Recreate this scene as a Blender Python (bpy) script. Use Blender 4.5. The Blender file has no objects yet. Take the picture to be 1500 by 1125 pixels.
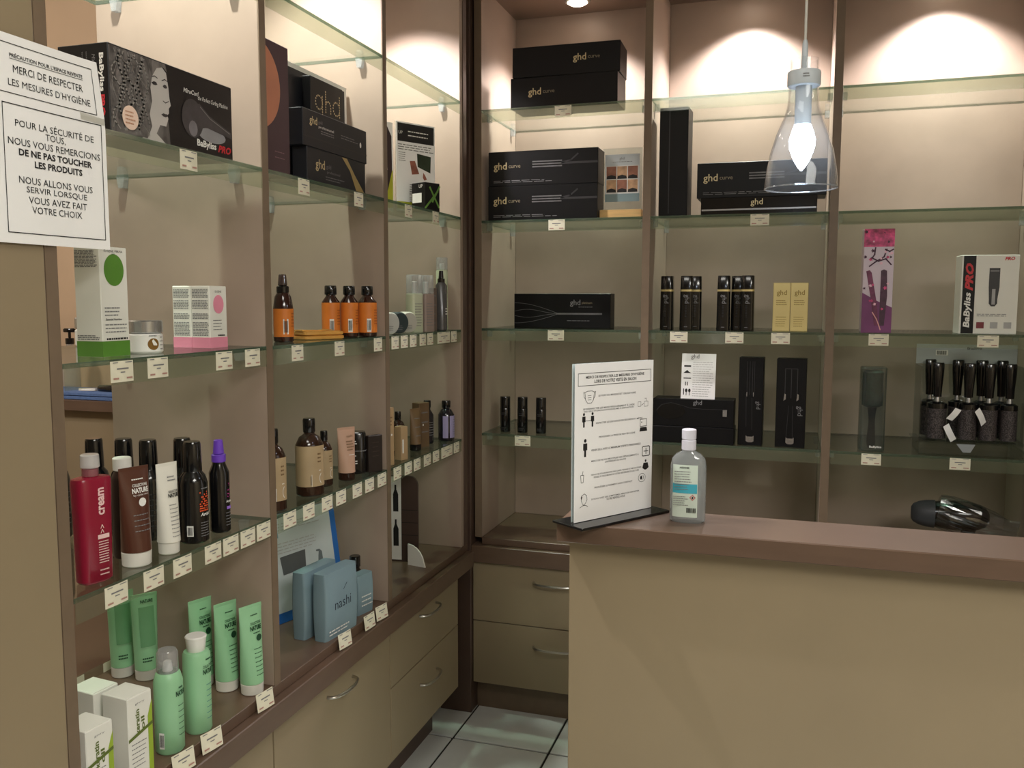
import bpy, bmesh, math, random
from mathutils import Vector, Matrix
random.seed(7)
S = bpy.context.scene
C = S.collection
PI = math.pi

# ------------------------------------------------------------------ camera
FPX, PITCH, ROLL, YAW, CAMZ = 1285.24, 0.0953, 0.0019, 0.3106, 1.45
cy, sy = math.cos(YAW), math.sin(YAW)
fw = Vector((-sy*math.cos(PITCH), cy*math.cos(PITCH), -math.sin(PITCH)))
rt = Vector((cy, sy, 0)); up = rt.cross(fw)
r2 = rt*math.cos(ROLL) + up*math.sin(ROLL); u2 = up*math.cos(ROLL) - rt*math.sin(ROLL)
cd = bpy.data.cameras.new('camera'); co = bpy.data.objects.new('camera', cd); C.objects.link(co)
cd.sensor_width = 36; cd.lens = FPX/1500*36; cd.clip_start = 0.05
m = Matrix((r2, u2, -fw)).transposed().to_4x4(); m.translation = (0, 0, CAMZ)
co.matrix_world = m
S.camera = co
# ------------------------------------------------------------------ world, exposure
w = bpy.data.worlds.new('world'); S.world = w; w.use_nodes = True
bg = w.node_tree.nodes['Background']; bg.inputs[0].default_value = (1.0, .95, .88, 1); bg.inputs[1].default_value = 0.03
S.view_settings.view_transform = 'Standard'; S.view_settings.look = 'None'
S.view_settings.exposure = 0.0; S.view_settings.gamma = 1; S.view_settings.use_curve_mapping = False
try:
    S.cycles.transparent_max_bounces = 32
except Exception:
    pass
# ------------------------------------------------------------------ lamps of the room and added fill lights
def light(name, kind, loc, energy, color, rot=(0, 0, 0), **kw):
    d = bpy.data.lights.new(name, kind); d.energy = energy; d.color = color
    for k, v in kw.items(): setattr(d, k, v)
    o = bpy.data.objects.new(name, d); C.objects.link(o); o.location = loc; o.rotation_euler = rot
    return o
WARM = (1.0, .80, .60)
light('unseen_salon_light', 'AREA', (1.3, -0.5, 2.57), 72, (1, .97, .89), shape='RECTANGLE', size=1.2, size_y=1.2)
light('unseen_salon_light', 'AREA', (-0.35, 0.5, 2.57), 10, (1, .97, .89), shape='RECTANGLE', size=.8, size_y=.5)  # unseen area light added to lift the floor and counter front
light('back_room_fill', 'POINT', (-2.45, 1.25, 2.15), 36, (1, .93, .84), shadow_soft_size=.12)  # unseen point light added to brighten the wall beyond the open back
ZTOP = 2.475
SPOTS = [(-1.19, 1.30), (-1.19, 1.86), (-1.19, 2.43), (-.745, 3.05), (-.17, 3.05), (.42, 3.05)]
for x, y in SPOTS:
    light('shelf_downlight', 'SPOT', (x, y, ZTOP-.016), 82, (1, .94, .94), spot_size=math.radians(118), spot_blend=.55, shadow_soft_size=.025)

# ------------------------------------------------------------------ materials
def lin(c): return tuple(((v/255)/12.92 if v/255 <= .04045 else ((v/255+.055)/1.055)**2.4) for v in c) + (1,)
MATS = {}
def M(name, rgb, rough=.5, metal=0, noise=0, scale=20, bump=0, spec=.5, coat=0, stretch=None):
    if name in MATS: return MATS[name]
    a = bpy.data.materials.new(name); a.use_nodes = True; nt = a.node_tree; b = nt.nodes['Principled BSDF']
    b.inputs['Base Color'].default_value = lin(rgb); b.inputs['Roughness'].default_value = rough
    b.inputs['Metallic'].default_value = metal; b.inputs['Specular IOR Level'].default_value = spec
    if coat: b.inputs['Coat Weight'].default_value = coat
    if noise or bump:
        tc = nt.nodes.new('ShaderNodeTexCoord'); mp = nt.nodes.new('ShaderNodeMapping')
        if stretch: mp.inputs['Scale'].default_value = stretch
        n = nt.nodes.new('ShaderNodeTexNoise'); n.inputs['Scale'].default_value = scale; n.inputs['Detail'].default_value = 5
        nt.links.new(tc.outputs['Object'], mp.inputs['Vector']); nt.links.new(mp.outputs['Vector'], n.inputs['Vector'])
        if noise:
            r = nt.nodes.new('ShaderNodeValToRGB'); c = lin(rgb)
            r.color_ramp.elements[0].position = .3; r.color_ramp.elements[1].position = .7
            r.color_ramp.elements[0].color = tuple(v*(1-noise) for v in c[:3])+(1,)
            r.color_ramp.elements[1].color = tuple(min(1, v*(1+noise)) for v in c[:3])+(1,)
            nt.links.new(n.outputs['Fac'], r.inputs['Fac']); nt.links.new(r.outputs['Color'], b.inputs['Base Color'])
        if bump:
            bp = nt.nodes.new('ShaderNodeBump'); bp.inputs['Strength'].default_value = bump; bp.inputs['Distance'].default_value = .002
            nt.links.new(n.outputs['Fac'], bp.inputs['Height']); nt.links.new(bp.outputs['Normal'], b.inputs['Normal'])
    MATS[name] = a; return a
def CLEAR(name, tint, base=.04, gain=.8, rough=.03, milky=0, milk=(235, 235, 235)):
    if name in MATS: return MATS[name]
    a = bpy.data.materials.new(name); a.use_nodes = True; nt = a.node_tree
    for n in list(nt.nodes): nt.nodes.remove(n)
    out = nt.nodes.new('ShaderNodeOutputMaterial'); mx = nt.nodes.new('ShaderNodeMixShader')
    t = nt.nodes.new('ShaderNodeBsdfTransparent'); t.inputs[0].default_value = lin(tint)
    g = nt.nodes.new('ShaderNodeBsdfGlossy'); g.inputs['Roughness'].default_value = rough
    lw = nt.nodes.new('ShaderNodeLayerWeight'); lw.inputs[0].default_value = .5
    pw = nt.nodes.new('ShaderNodeMath'); pw.operation = 'POWER'; pw.inputs[1].default_value = 4
    ma = nt.nodes.new('ShaderNodeMath'); ma.operation = 'MULTIPLY_ADD'; ma.inputs[1].default_value = gain; ma.inputs[2].default_value = base
    nt.links.new(lw.outputs['Facing'], pw.inputs[0]); nt.links.new(pw.outputs[0], ma.inputs[0]); nt.links.new(ma.outputs[0], mx.inputs[0])
    src = t.outputs[0]
    if milky:
        d = nt.nodes.new('ShaderNodeBsdfDiffuse'); d.inputs[0].default_value = lin(milk)
        m2 = nt.nodes.new('ShaderNodeMixShader'); m2.inputs[0].default_value = milky
        nt.links.new(t.outputs[0], m2.inputs[1]); nt.links.new(d.outputs[0], m2.inputs[2]); src = m2.outputs[0]
    nt.links.new(src, mx.inputs[1]); nt.links.new(g.outputs[0], mx.inputs[2]); nt.links.new(mx.outputs[0], out.inputs[0])
    MATS[name] = a; return a
def EMIT(name, rgb, s):
    if name in MATS: return MATS[name]
    a = bpy.data.materials.new(name); a.use_nodes = True; nt = a.node_tree; b = nt.nodes['Principled BSDF']
    b.inputs['Base Color'].default_value = lin(rgb); b.inputs['Emission Color'].default_value = lin(rgb); b.inputs['Emission Strength'].default_value = s
    MATS[name] = a; return a

BEIGE = M('beige_laminate', (145, 130, 104), .45, noise=.05, scale=3, spec=.4)
PANEL = M('panel_laminate', (159, 141, 127), .42, noise=.06, scale=7, bump=.02, spec=.4)
EDGE = M('taupe_edge_band', (116, 99, 81), .45, noise=.06, scale=30)
BROWN = M('brown_laminate', (98, 78, 64), .33, noise=.08, scale=9, stretch=(1, 1, 6))
DARK = M('dark_brown_laminate', (84, 66, 56), .4, noise=.06, scale=12)
WALL = M('wall_paint', (196, 180, 152), .8, noise=.03, scale=5)
CEIL = M('ceiling_paint', (190, 176, 158), .85, noise=.03, scale=4)
TILE = M('floor_tile', (226, 231, 229), .22, noise=.06, scale=6, bump=.03)
GROUT = M('grout', (38, 37, 35), .9, noise=.1, scale=60)
STEEL = M('brushed_metal', (190, 186, 178), .3, 1, noise=.05, scale=90)
GLASS = CLEAR('shelf_glass', (243, 249, 244), .05, .75, .02)
GLEDGE = CLEAR('glass_edge', (150, 178, 162), .12, .4, .1, milky=.35, milk=(96, 122, 108))
STRIP = CLEAR('label_strip_plastic', (244, 247, 240), .03, .3, .08, milky=.07, milk=(170, 180, 160))
ACRYL = CLEAR('clear_acrylic', (240, 244, 244), .06, .7, .03)
CAPC = CLEAR('clear_cap_plastic', (225, 228, 230), .10, .8, .05, milky=.25)
PAPER = M('paper', (246, 246, 246), .6, noise=.02, scale=14)
TAGP = M('price_tag_paper', (226, 222, 200), .6, noise=.03, scale=60)
INK = M('black_ink', (26, 26, 28), .55, noise=.04, scale=60)
GREYINK = M('grey_ink', (120, 120, 122), .6, noise=.05, scale=60)
REDINK = M('red_ink', (196, 40, 50), .5, noise=.04, scale=60)
WHITEP = M('white_print', (232, 232, 228), .5, noise=.02, scale=60)
BLACKC = M('black_carton', (11, 11, 13), .42, noise=.10, scale=20, spec=.28)
SLATE = M('slate_carton', (26, 28, 34), .45, noise=.06, scale=20, spec=.3)
GOLDP = M('gold_print', (205, 190, 150), .35, .4, noise=.05, scale=50)
GOLD = M('gold_foil', (232, 214, 150), .30, .45, noise=.06, scale=12)
BLACKG = M('black_gloss', (14, 14, 16), .16, noise=.1, scale=30, coat=.4)
WHITEPL = M('white_plastic', (232, 231, 226), .4, noise=.02, scale=20)
CARDW = M('white_carton', (228, 228, 220), .5, noise=.02, scale=20)
GREYPL = M('grey_plastic', (150, 156, 160), .4, noise=.03, scale=30)
SILVER = M('silver_lid', (188, 190, 192), .25, .85, noise=.04, scale=60)

# ------------------------------------------------------------------ mesh helpers
def link(name, me, mats, parent=None, loc=None, rot=None):
    o = bpy.data.objects.new(name, me); C.objects.link(o)
    if mats is not None:
        for a in (mats if isinstance(mats, (list, tuple)) else [mats]): me.materials.append(a)
    if parent is not None: o.parent = parent
    if loc is not None: o.location = loc
    if rot is not None: o.rotation_euler = rot
    return o
class MB:
    def __init__(s): s.v = []; s.f = []; s.mi = []
    def add(s, vs, fs, mi=0):
        n = len(s.v); s.v += [tuple(v) for v in vs]; s.f += [tuple(i+n for i in f) for f in fs]; s.mi += [mi]*len(fs)
    def box(s, x0, x1, y0, y1, z0, z1, mi=0, side=None):
        v = [(x0,y0,z0),(x1,y0,z0),(x1,y1,z0),(x0,y1,z0),(x0,y0,z1),(x1,y0,z1),(x1,y1,z1),(x0,y1,z1)]
        f = [(3,2,1,0),(4,5,6,7),(0,1,5,4),(1,2,6,5),(2,3,7,6),(3,0,4,7)]
        n = len(s.v); s.add(v, f, mi)
        if side is not None:
            for i in range(-4, 0): s.mi[i] = side
        return s
    def poly(s, pts, y=0, mi=0):           # flat polygon in the local XZ plane facing -Y
        s.add([(x, y, z) for x, z in pts], [tuple(range(len(pts)))], mi); return s
    def rect(s, x0, x1, z0, z1, y=0, mi=0): return s.poly([(x0,z0),(x1,z0),(x1,z1),(x0,z1)], y, mi)
    def ell(s, cx, cz, rx, rz, y=0, n=24, mi=0, a0=0, a1=2*PI):
        k = n if abs(a1-a0-2*PI) < 1e-6 else n+1
        return s.poly([(cx+rx*math.cos(a0+(a1-a0)*i/n), cz+rz*math.sin(a0+(a1-a0)*i/n)) for i in range(k)], y, mi)
    def stroke(s, pts, t, y=0, closed=False, mi=0):
        n = len(pts)
        for i in range(n if closed else n-1):
            (x0, z0), (x1, z1) = pts[i], pts[(i+1) % n]; d = math.hypot(x1-x0, z1-z0) or 1
            nx, nz = -(z1-z0)/d*t/2, (x1-x0)/d*t/2; ex, ez = (x1-x0)/d*t/2, (z1-z0)/d*t/2
            s.poly([(x0-nx-ex, z0-nz-ez), (x1-nx+ex, z1-nz+ez), (x1+nx+ex, z1+nz+ez), (x0+nx-ex, z0+nz-ez)], y, mi)
        return s
    def prism(s, pts, y0, y1, mi=0):        # polygon in XZ extruded along Y
        n = len(pts); v = [(x, y0, z) for x, z in pts] + [(x, y1, z) for x, z in pts]
        f = [tuple(range(n)), tuple(range(2*n-1, n-1, -1))] + [(i, n+i, n+(i+1) % n, (i+1) % n) for i in range(n)]
        s.add(v, f, mi); return s
    def tube(s, pts, r, n=8, mi=0):
        pts = [Vector(q) for q in pts]; rings = []
        for i, q in enumerate(pts):
            d = (pts[min(i+1, len(pts)-1)]-pts[max(i-1, 0)]).normalized()
            a = d.cross(Vector((0, 0, 1)) if abs(d.z) < .9 else Vector((1, 0, 0))).normalized(); b = d.cross(a)
            rr = r[i] if isinstance(r, (list, tuple)) else r
            rings.append([q+a*rr*math.cos(2*PI*k/n)+b*rr*math.sin(2*PI*k/n) for k in range(n)])
        v = [x for rg in rings for x in rg]
        f = [(i*n+k, i*n+(k+1) % n, (i+1)*n+(k+1) % n, (i+1)*n+k) for i in range(len(pts)-1) for k in range(n)]
        f += [tuple(range(n-1, -1, -1)), tuple((len(pts)-1)*n+k for k in range(n))]
        s.add(v, f, mi); return s
    def loft(s, secs, n=28, e=2.0, a0=None, a1=None, cx=0, cy=0, mi=0, off=0):
        # secs: (z, rx, ry) rings; an arc a0..a1 (degrees, -90 is the front) gives an open shell
        full = a0 is None; k = n if full else n+1; v = []
        for sec in secs:
            z, rx, ry = sec[:3]; ee = sec[3] if len(sec) > 3 else e
            for i in range(k):
                t = 2*PI*i/n if full else math.radians(a0+(a1-a0)*i/n)
                c, q = math.cos(t), math.sin(t)
                v.append((cx+(rx+off)*math.copysign(abs(c)**(2/ee), c), cy+(ry+off)*math.copysign(abs(q)**(2/ee), q), z))
        f = []
        for j in range(len(secs)-1):
            for i in range(n):
                i2 = (i+1) % k if full else i+1
                f.append((j*k+i, j*k+i2, (j+1)*k+i2, (j+1)*k+i))
        if full: f += [tuple(range(k-1, -1, -1)), tuple((len(secs)-1)*k+i for i in range(k))]
        s.add(v, f, mi); return s
    def build(s, name, mats, parent=None, smooth=False, bevel=0, loc=None, rot=None):
        me = bpy.data.meshes.new(name); me.from_pydata(s.v, [], s.f); me.polygons.foreach_set('material_index', s.mi)
        if bevel:
            bm = bmesh.new(); bm.from_mesh(me)
            bmesh.ops.bevel(bm, geom=bm.edges[:], offset=bevel, segments=1, affect='EDGES'); bm.to_mesh(me); bm.free()
        if smooth:
            me.polygons.foreach_set('use_smooth', [True]*len(me.polygons)); me.set_sharp_from_angle(angle=math.radians(38))
        me.update()
        return link(name, me, mats, parent, loc, rot)
def tag(o, label, cat, group=None):
    o['label'] = label; o['category'] = cat
    if group: o['group'] = group
    return o
def struct(o, label, cat='room'):
    o['kind'] = 'structure'; o['label'] = label; o['category'] = cat; return o
def thing(name, label, cat, loc=(0, 0, 0), rz=0, group=None):
    o = bpy.data.objects.new(name, None); o.empty_display_size = .05; C.objects.link(o); o.location = loc; o.rotation_euler = (0, 0, math.radians(rz))
    return tag(o, label, cat, group)
def txt(parent, s, x, z, width=None, size=.01, mat=None, y=0, align='CENTER', bold=0, rot=None, bend=None, warp=None, shear=0, vert=0, name='lettering', height=None, loc=None):
    """text as a flat mesh in the parent's local XZ plane, facing -Y"""
    cu = bpy.data.curves.new(name, 'FONT'); cu.body = s; cu.size = 1; cu.align_x = 'CENTER'; cu.align_y = 'CENTER'; cu.resolution_u = 2
    cu.offset = bold; cu.shear = shear; cu.space_line = .95
    t = bpy.data.objects.new(name, cu); me = bpy.data.meshes.new_from_object(t)
    bpy.data.objects.remove(t); bpy.data.curves.remove(cu)
    if not len(me.vertices): return None
    xs = [v.co.x for v in me.vertices]; ys = [v.co.y for v in me.vertices]
    w0 = max(xs)-min(xs); h0 = max(ys)-min(ys); mx = (max(xs)+min(xs))/2; my = (max(ys)+min(ys))/2
    k = (width/w0) if width else size; ky = (height/h0) if height else k
    ca, sa = math.cos(vert), math.sin(vert)
    for v in me.vertices:
        px, pz = (v.co.x-mx)*k, (v.co.y-my)*ky
        px, pz = px*ca-pz*sa, px*sa+pz*ca
        if align == 'LEFT': px += w0*k/2
        px += x; pz += z
        if warp: v.co = warp(px, pz)
        elif bend:
            rx, ry = bend; a = px/rx; v.co = (rx*math.sin(a), -ry*math.cos(a)-.0006, pz)
        else: v.co = (px, y, pz)
    me.update()
    return link(name, me, mat or INK, parent, loc, rot)
def lines(parent, x0, x1, ztop, n, dz, th, mat, y=0, bend=None, name='small_print', rot=None, loc=None, ragged=.25):
    b = MB()
    for i in range(n):
        z = ztop-i*dz; x = x0; xe = x1-random.random()*ragged*(x1-x0)
        while x < xe:
            wl = min((.06+.12*random.random())*(x1-x0), xe-x); g = .025*(x1-x0)
            if bend:
                rx, ry = bend; pts = []
                b.add([(rx*math.sin(q/rx), -ry*math.cos(q/rx)-.0006, zz) for q, zz in ((x, z-th), (x+wl, z-th), (x+wl, z), (x, z))], [(0, 1, 2, 3)])
            else: b.rect(x, x+wl, z-th, z, y)
            x += wl+g
    return b.build(name, mat, parent, loc=loc, rot=rot)
def barcode(parent, x, z, wd, h, y, bend=None, bg=True):
    b = MB(); 
    def q(x0, x1, z0, z1, mi, o):
        if bend:
            rx, ry = bend; b.add([(rx*math.sin(c/rx), -ry*math.cos(c/rx)-.0006-o, zz) for c, zz in ((x0, z0), (x1, z0), (x1, z1), (x0, z1))], [(0, 1, 2, 3)], mi)
        else: b.rect(x0, x1, z0, z1, y-o, mi)
    if bg: q(x-wd/2, x+wd/2, z-h/2, z+h/2, 0, 0)
    n = 9
    for i in range(n):
        c = x-wd*.4+wd*.8*i/n; q(c, c+wd*.8/n*(.3+.4*random.random()), z-h*.38, z+h*.38, 1, .0003)
    return b.build('barcode', [WHITEP, INK], parent)
# product builders ------------------------------------------------------------
def carton(name, label, cat, x, y, z, rz, wd, d, h, mat, group=None, bevel=.0012):
    t = thing(name, label, cat, (x, y, z), rz, group)
    MB().box(-wd/2, wd/2, -d/2, d/2, 0, h).build('carton_body', mat, t, bevel=bevel)
    return t
def vessel(name, label, cat, x, y, z, rz, parts, group=None):
    t = thing(name, label, cat, (x, y, z), rz, group); t_parts = {}
    for q in parts:
        nm, secs, mat = q[:3]; kw = dict(q[3]) if len(q) > 3 else {}
        t_parts[nm] = MB().loft(secs, **kw).build(nm, mat, t, smooth=True)
    return t
def C_(z0, z1, r0, r1=None, ry=None, b=.0015):   # a capped cylinder with softened rims
    r1 = r0 if r1 is None else r1; k = (ry or r0)/r0
    return [(z0, r0-b, (r0-b)*k), (z0+b, r0, r0*k), (z1-b, r1, r1*k), (z1, r1-b, (r1-b)*k)]

# heights of the shelves, edges of bays -----------------------------------------
XF, XB = -1.03, -1.427
YF, YB = 2.808, 3.186
ZA, ZB, ZC, ZD, ZS = 2.0769, 1.7148, 1.3547, 0.9959, 0.63
LD = [(1.008, 1.03), (1.560, 1.582), (2.113, 2.135), (2.667, 2.72)]
RD = [(-1.035, -1.010), (-.468, -.444), (.090, .1144), (.675, .70)]

# ================================================================== ROOM SHELL
fl = MB().box(-3.6, 2.6, -3.2, 3.9, -.06, -.0058).build('floor', GROUT); struct(fl, 'pale grey tiled floor with dark joints', 'floor')
tm = MB().box(-.1615, .1615, -.1605, .1605, -.006, 0)
tb = tm.build('tile', TILE, fl, bevel=.0015); tb.location = (-1.04+.165, 2.603+.165, 0)
for i in range(-1, 9):
    for j in range(-9, 2):
        x, y = -1.04+.165+.33*i, 2.603+.165+.33*j
        if i == 0 and j == 0: continue
        o = tb.copy(); C.objects.link(o); o.parent = fl; o.location = (x, y, 0)
struct(MB().box(-3.6, 2.6, -3.2, 3.9, 2.6, 2.7).build('ceiling', CEIL), 'plain beige ceiling', 'ceiling')
struct(MB().box(-3.6, 2.6, YB+.016, 3.9, 0, 2.6).build('wall_back', WALL), 'beige wall behind the far shelving unit', 'wall')
struct(MB().box(-3.7, -3.6, -3.2, 3.9, 0, 2.6).build('wall_left', WALL), 'warm beige wall seen through the open shelf back', 'wall')
struct(MB().box(2.6, 2.7, -3.2, 3.9, 0, 2.6).build('wall_right', WALL), 'beige side wall', 'wall')
struct(MB().box(-3.7, 2.7, -3.3, -3.2, 0, 2.6).build('wall_front', WALL), 'beige wall on the viewer side', 'wall')
struct(MB().box(-1.16, -1.043, 2.786, 2.96, 0, 2.56).build('trim_1', DARK, bevel=.002), 'dark brown corner post between the two shelving units', 'post')

# ================================================================== LEFT SHELVING UNIT
t = thing('shelving_unit', 'beige shelving unit with glass shelves along the left wall', 'shelving', (XF, 1.86, 0))
def part(t, name, mat, x0, x1, y0, y1, z0, z1, bevel=.001):
    l = t.location
    return MB().box(x0-l.x, x1-l.x, y0-l.y, y1-l.y, z0-l.z, z1-l.z).build(name, mat, t, bevel=bevel)
for y0, y1 in LD[:3]:
    p_ = part(t, 'divider_panel', PANEL, XB, XF-.002, y0, y1, ZS, 2.5); e_ = MB().box(XF-.002-t.location.x, XF-t.location.x, y0-1.86, y1-1.86, ZS, 2.5).build('edge_band', EDGE, p_)
p_ = part(t, 'divider_panel', PANEL, XB, XF-.002, 2.667, 2.69, ZS, 2.5)
part(t, 'end_pilaster', DARK, XF-.06, XF, 2.69, 2.722, ZS, 2.5)
struct(MB().box(XF-.02, XF-.001, .2, 1.0075, 0, 2.6).build('trim_2', BEIGE, bevel=.001), 'beige panel at the near end of the left unit, behind the notice', 'panel')
part(t, 'top_panel', BROWN, XB, XF, 1.03, 2.72, ZTOP, 2.5)
part(t, 'back_panel', PANEL, XB-.012, XB-.001, 1.582, 2.72, ZS, 2.5)
part(t, 'fascia', BEIGE, XF-.02, XF+.0, 1.03, 2.722, 2.5, 2.6)
o = MB().box(XB-.0, XF, 1.03, 2.72, .606, ZS).build('base_board', BROWN, bevel=.001); tag(o, 'brown base board under the left bays holding green tubes and blue boxes', 'board')
sp = part(t, 'label_strip', STRIP, XB, XB+.0012, 1.06, 1.555, ZS, ZS+.022, bevel=0)
for y0 in (1.40, 1.50): MB().box(XB+.0013-XF, XB+.0018-XF, y0-1.86, y0+.045-1.86, ZS+.001, ZS+.021).build('strip_label', TAGP, sp)
o = MB().box(XB, -1.008, 1.009, 2.722, .552, .605).build('worktop', BROWN, bevel=.002); tag(o, 'long brown worktop over the left drawers', 'worktop')
def handle(parent, horizontal_axis, cx, cy, cz, ln=.125, out=.03):
    pts = []
    for i in range(13):
        a = i/12*PI; s_ = -ln/2*math.cos(a); q = out*math.sin(a)**.7
        pts.append((q, s_, 0) if horizontal_axis == 'y' else (s_, -q, 0))
    b = MB().tube(pts, [.0042]+[.0038]*11+[.0042], 8)
    return b.build('handle', STEEL, parent, smooth=True, loc=(cx, cy, cz))
def left_cabinet(label, y0, y1, splits, handles):
    t = thing('drawer_cabinet', label, 'cabinet', (XF, (y0+y1)/2, 0), group='base cabinets under the left shelves'); l = t.location
    MB().box(XB-l.x, XF-.02-l.x, y0-l.y, y1-l.y, .16, .551).build('carcass', BEIGE, t)
    MB().box(XB-l.x, -1.125-l.x, y0-l.y, y1-l.y, 0, .16).build('plinth', DARK, t)
    for k in range(len(splits)-1):
        d = MB().box(-.018, 0, y0+.0015-l.y, y1-.0015-l.y, splits[k]+.0015, splits[k+1]-.0015).build('drawer_front', BEIGE, t, bevel=.001)
        if handles: handle(d, 'y', 0, (y0+y1)/2-l.y+.005, handles[k], .125)
left_cabinet('low beige drawer unit cut by the bottom edge, under the green tubes', 1.01, 1.549, [.165, .551], [.508])
left_cabinet('beige base unit with one tall front and a curved handle', 1.551, 2.117, [.165, .551], [.508])
left_cabinet('beige base unit with two stacked drawers beside the corner post', 2.119, 2.63, [.165, .38, .551], [.306, .518])

# glass shelves -----------------------------------------------------------------
def glass_shelf(label, x0, x1, y0, y1, z, side, rear=False):
    t = thing('glass_shelf', label, 'shelf', ((x0+x1)/2, (y0+y1)/2, z), group='glass shelves')
    hx, hy = (x1-x0)/2, (y1-y0)/2
    MB().box(-hx, hx, -hy, hy, -.008, 0, 0, side=1).build('glass_panel', [GLASS, GLEDGE], t)
    if side == 'x':
        MB().box(hx, hx+.0012, -hy+.002, hy-.002, -.041, -.002).build('label_strip', STRIP, t)
        if rear: MB().box(-hx-.0012, -hx, -hy+.05, hy-.002, -.036, 0).build('label_strip', M('paper_strip', (214, 212, 200), .6, noise=.05, scale=25), t)
        pins = [(a*(hx-.06), b*(hy-.008), 'x') for a in (-1, 1) for b in (-1, 1)]
    else:
        MB().box(-hx+.002, hx-.002, -hy-.0012, -hy, -.041, -.002).build('label_strip', STRIP, t)
        pins = [(a*(hx-.008), b*(hy-.06), 'y') for a in (-1, 1) for b in (-1, 1)]
    for px, py, ax in pins:
        b = MB()
        if ax == 'x': b.prism([(-.010, -.008), (.010, -.008), (.006, -.030), (-.006, -.030)], -.007, .007)
        else: b.prism([(-.007, -.008), (.007, -.008), (.007, -.030), (-.007, -.030)], -.008, .008)
        b.build('shelf_support', CAPC, t, loc=(px, py, 0))
rows = [('top', ZA), ('second', ZB), ('third', ZC), ('lowest', ZD)]
bays = ['near', 'middle', 'far']
for k in range(3):
    for rn, z in rows:
        glass_shelf(f'{rn} glass shelf in the {bays[k]} bay of the left unit', XB, XF, LD[k][1]+.0005, LD[k+1][0]-.0005, z, 'x', rear=(k == 0 and rn == 'lowest'))
for k in range(3):
    for rn, z in rows:
        nm = ['left', 'middle', 'right'][k]
        glass_shelf(f'{rn} glass shelf in the {nm} bay of the far unit', RD[k][1]+.0005, RD[k+1][0]-.0005, YF, YB, z, 'y')

# ================================================================== RIGHT (FAR) SHELVING UNIT
t = thing('shelving_unit', 'beige shelving unit with glass shelves on the far wall behind the counter', 'shelving', (-.17, YF, 0))
for x0, x1 in RD:
    p_ = part(t, 'divider_panel', PANEL, x0, x1, YF+.002, YB, ZS, 2.5)
    MB().box(x0+.17, x1+.17, 0, .002, ZS, 2.5).build('edge_band', EDGE, p_)
for k in range(3): part(t, 'back_panel', PANEL, RD[k][1], RD[k+1][0], YB, YB+.012, ZS, 2.5)
part(t, 'top_panel', BROWN, RD[0][0], RD[3][1], YF, YB, ZTOP, 2.5)
part(t, 'fascia', BEIGE, RD[0][0], RD[3][1], YF, YF+.018, 2.5, 2.6)
o = MB().box(-1.01, .70, YF, YB, .606, ZS).build('base_board', BROWN, bevel=.001); tag(o, 'brown base board of the far unit seen beside the standing sign', 'board')
o = MB().box(-1.042, .70, YF-.022, YB, .546, .605).build('worktop', BROWN, bevel=.002); tag(o, 'brown worktop over the far drawers', 'worktop')
for k, lb in enumerate(['beige base unit with two wide drawers left of the counter']):
    x0, x1 = (-1.042, -.456) if k == 0 else (RD[k][1]-.01, RD[k+1][1]-.012)
    t = thing('drawer_cabinet', lb, 'cabinet', ((x0+x1)/2, YF, 0), group='base cabinets under the far shelves'); l = t.location
    MB().box(x0-l.x, x1-l.x, .012, YB-YF, .1, .545).build('carcass', DARK, t)
    MB().box(x0-l.x, x1-l.x, .04, YB-YF, 0, .1).build('plinth', EDGE, t)
    for z0, z1 in ((.109, .332), (.335, .543)):
        d = MB().box(x0+.0015-l.x, x1-.0015-l.x, -.006, .011, z0, z1).build('drawer_front', BEIGE, t, bevel=.001)
        handle(d, 'x', 0, -.006, z0+.155, .14)

# downlights --------------------------------------------------------------------
LENS = EMIT('downlight_lens', (255, 236, 214), 14)
for i, (x, y) in enumerate(SPOTS):
    t = thing('downlight', ['round recessed downlight over the near left bay', 'round recessed downlight over the middle left bay', 'round recessed downlight over the far left bay', 'glowing round downlight above the stacked black boxes', 'round recessed downlight above the tall black box', 'round recessed downlight above the right far bay'][i], 'light', (x, y, ZTOP), group='recessed downlights')
    MB().loft([(-.001, .044, .044), (-.004, .043, .043), (-.005, .036, .036), (-.001, .035, .035)], 28).build('trim_ring', STEEL, t, smooth=True)
    MB().loft([(-.012, .024, .024), (-.006, .034, .034), (-.0005, .034, .034)], 28).build('lens', LENS, t, smooth=True)

# ================================================================== ROOM BEYOND THE OPEN BACK
t = thing('styling_station', 'brown ledge on a beige panel seen through the open back of the near bay', 'station', (-2.2, 2.3, 0))
part(t, 'ledge', BROWN, -3.2, -1.45, 2.3, 2.62, 1.083, 1.118)
part(t, 'front_panel', BEIGE, -3.2, -1.45, 2.33, 2.36, .60, 1.083)
part(t, 'low_counter', BROWN, -3.2, -1.445, .3, 2.33, .56, .60)
part(t, 'counter_base', DARK, -3.1, -1.6, .5, 2.3, 0, .56)
struct(MB().box(-3.6, -1.45, 2.66, 2.7, 0, 2.6).build('wall_passage', M('apricot_wall', (204, 178, 150), .8, noise=.05, scale=4)), 'apricot toned wall glimpsed behind the near bay', 'wall')
t = thing('folded_towel', 'blue folded towel lying on the brown ledge beyond the near bay', 'towel', (-2.2, 2.386, 1.118))
for k in range(2):
    MB().loft([(k*.013, .39, .066, 6), (k*.013+.002, .40, .072, 6), (k*.013+.010, .40, .072, 6), (k*.013+.013, .39, .066, 6)], 40).build('towel_layer', M('blue_towel', (86, 112, 160), .95, noise=.15, scale=60, bump=.5), t, smooth=True)
t = thing('hair_clipper', 'black clipper with a white tip lying on the blue towel', 'clipper', (-2.20, 2.36, 1.144), 8)
MB().loft([(0, .07, .016), (.006, .075, .02), (.016, .073, .019), (.022, .065, .014)], 24).build('clipper_body', BLACKG, t, smooth=True, loc=(.06, 0, 0))
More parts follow.
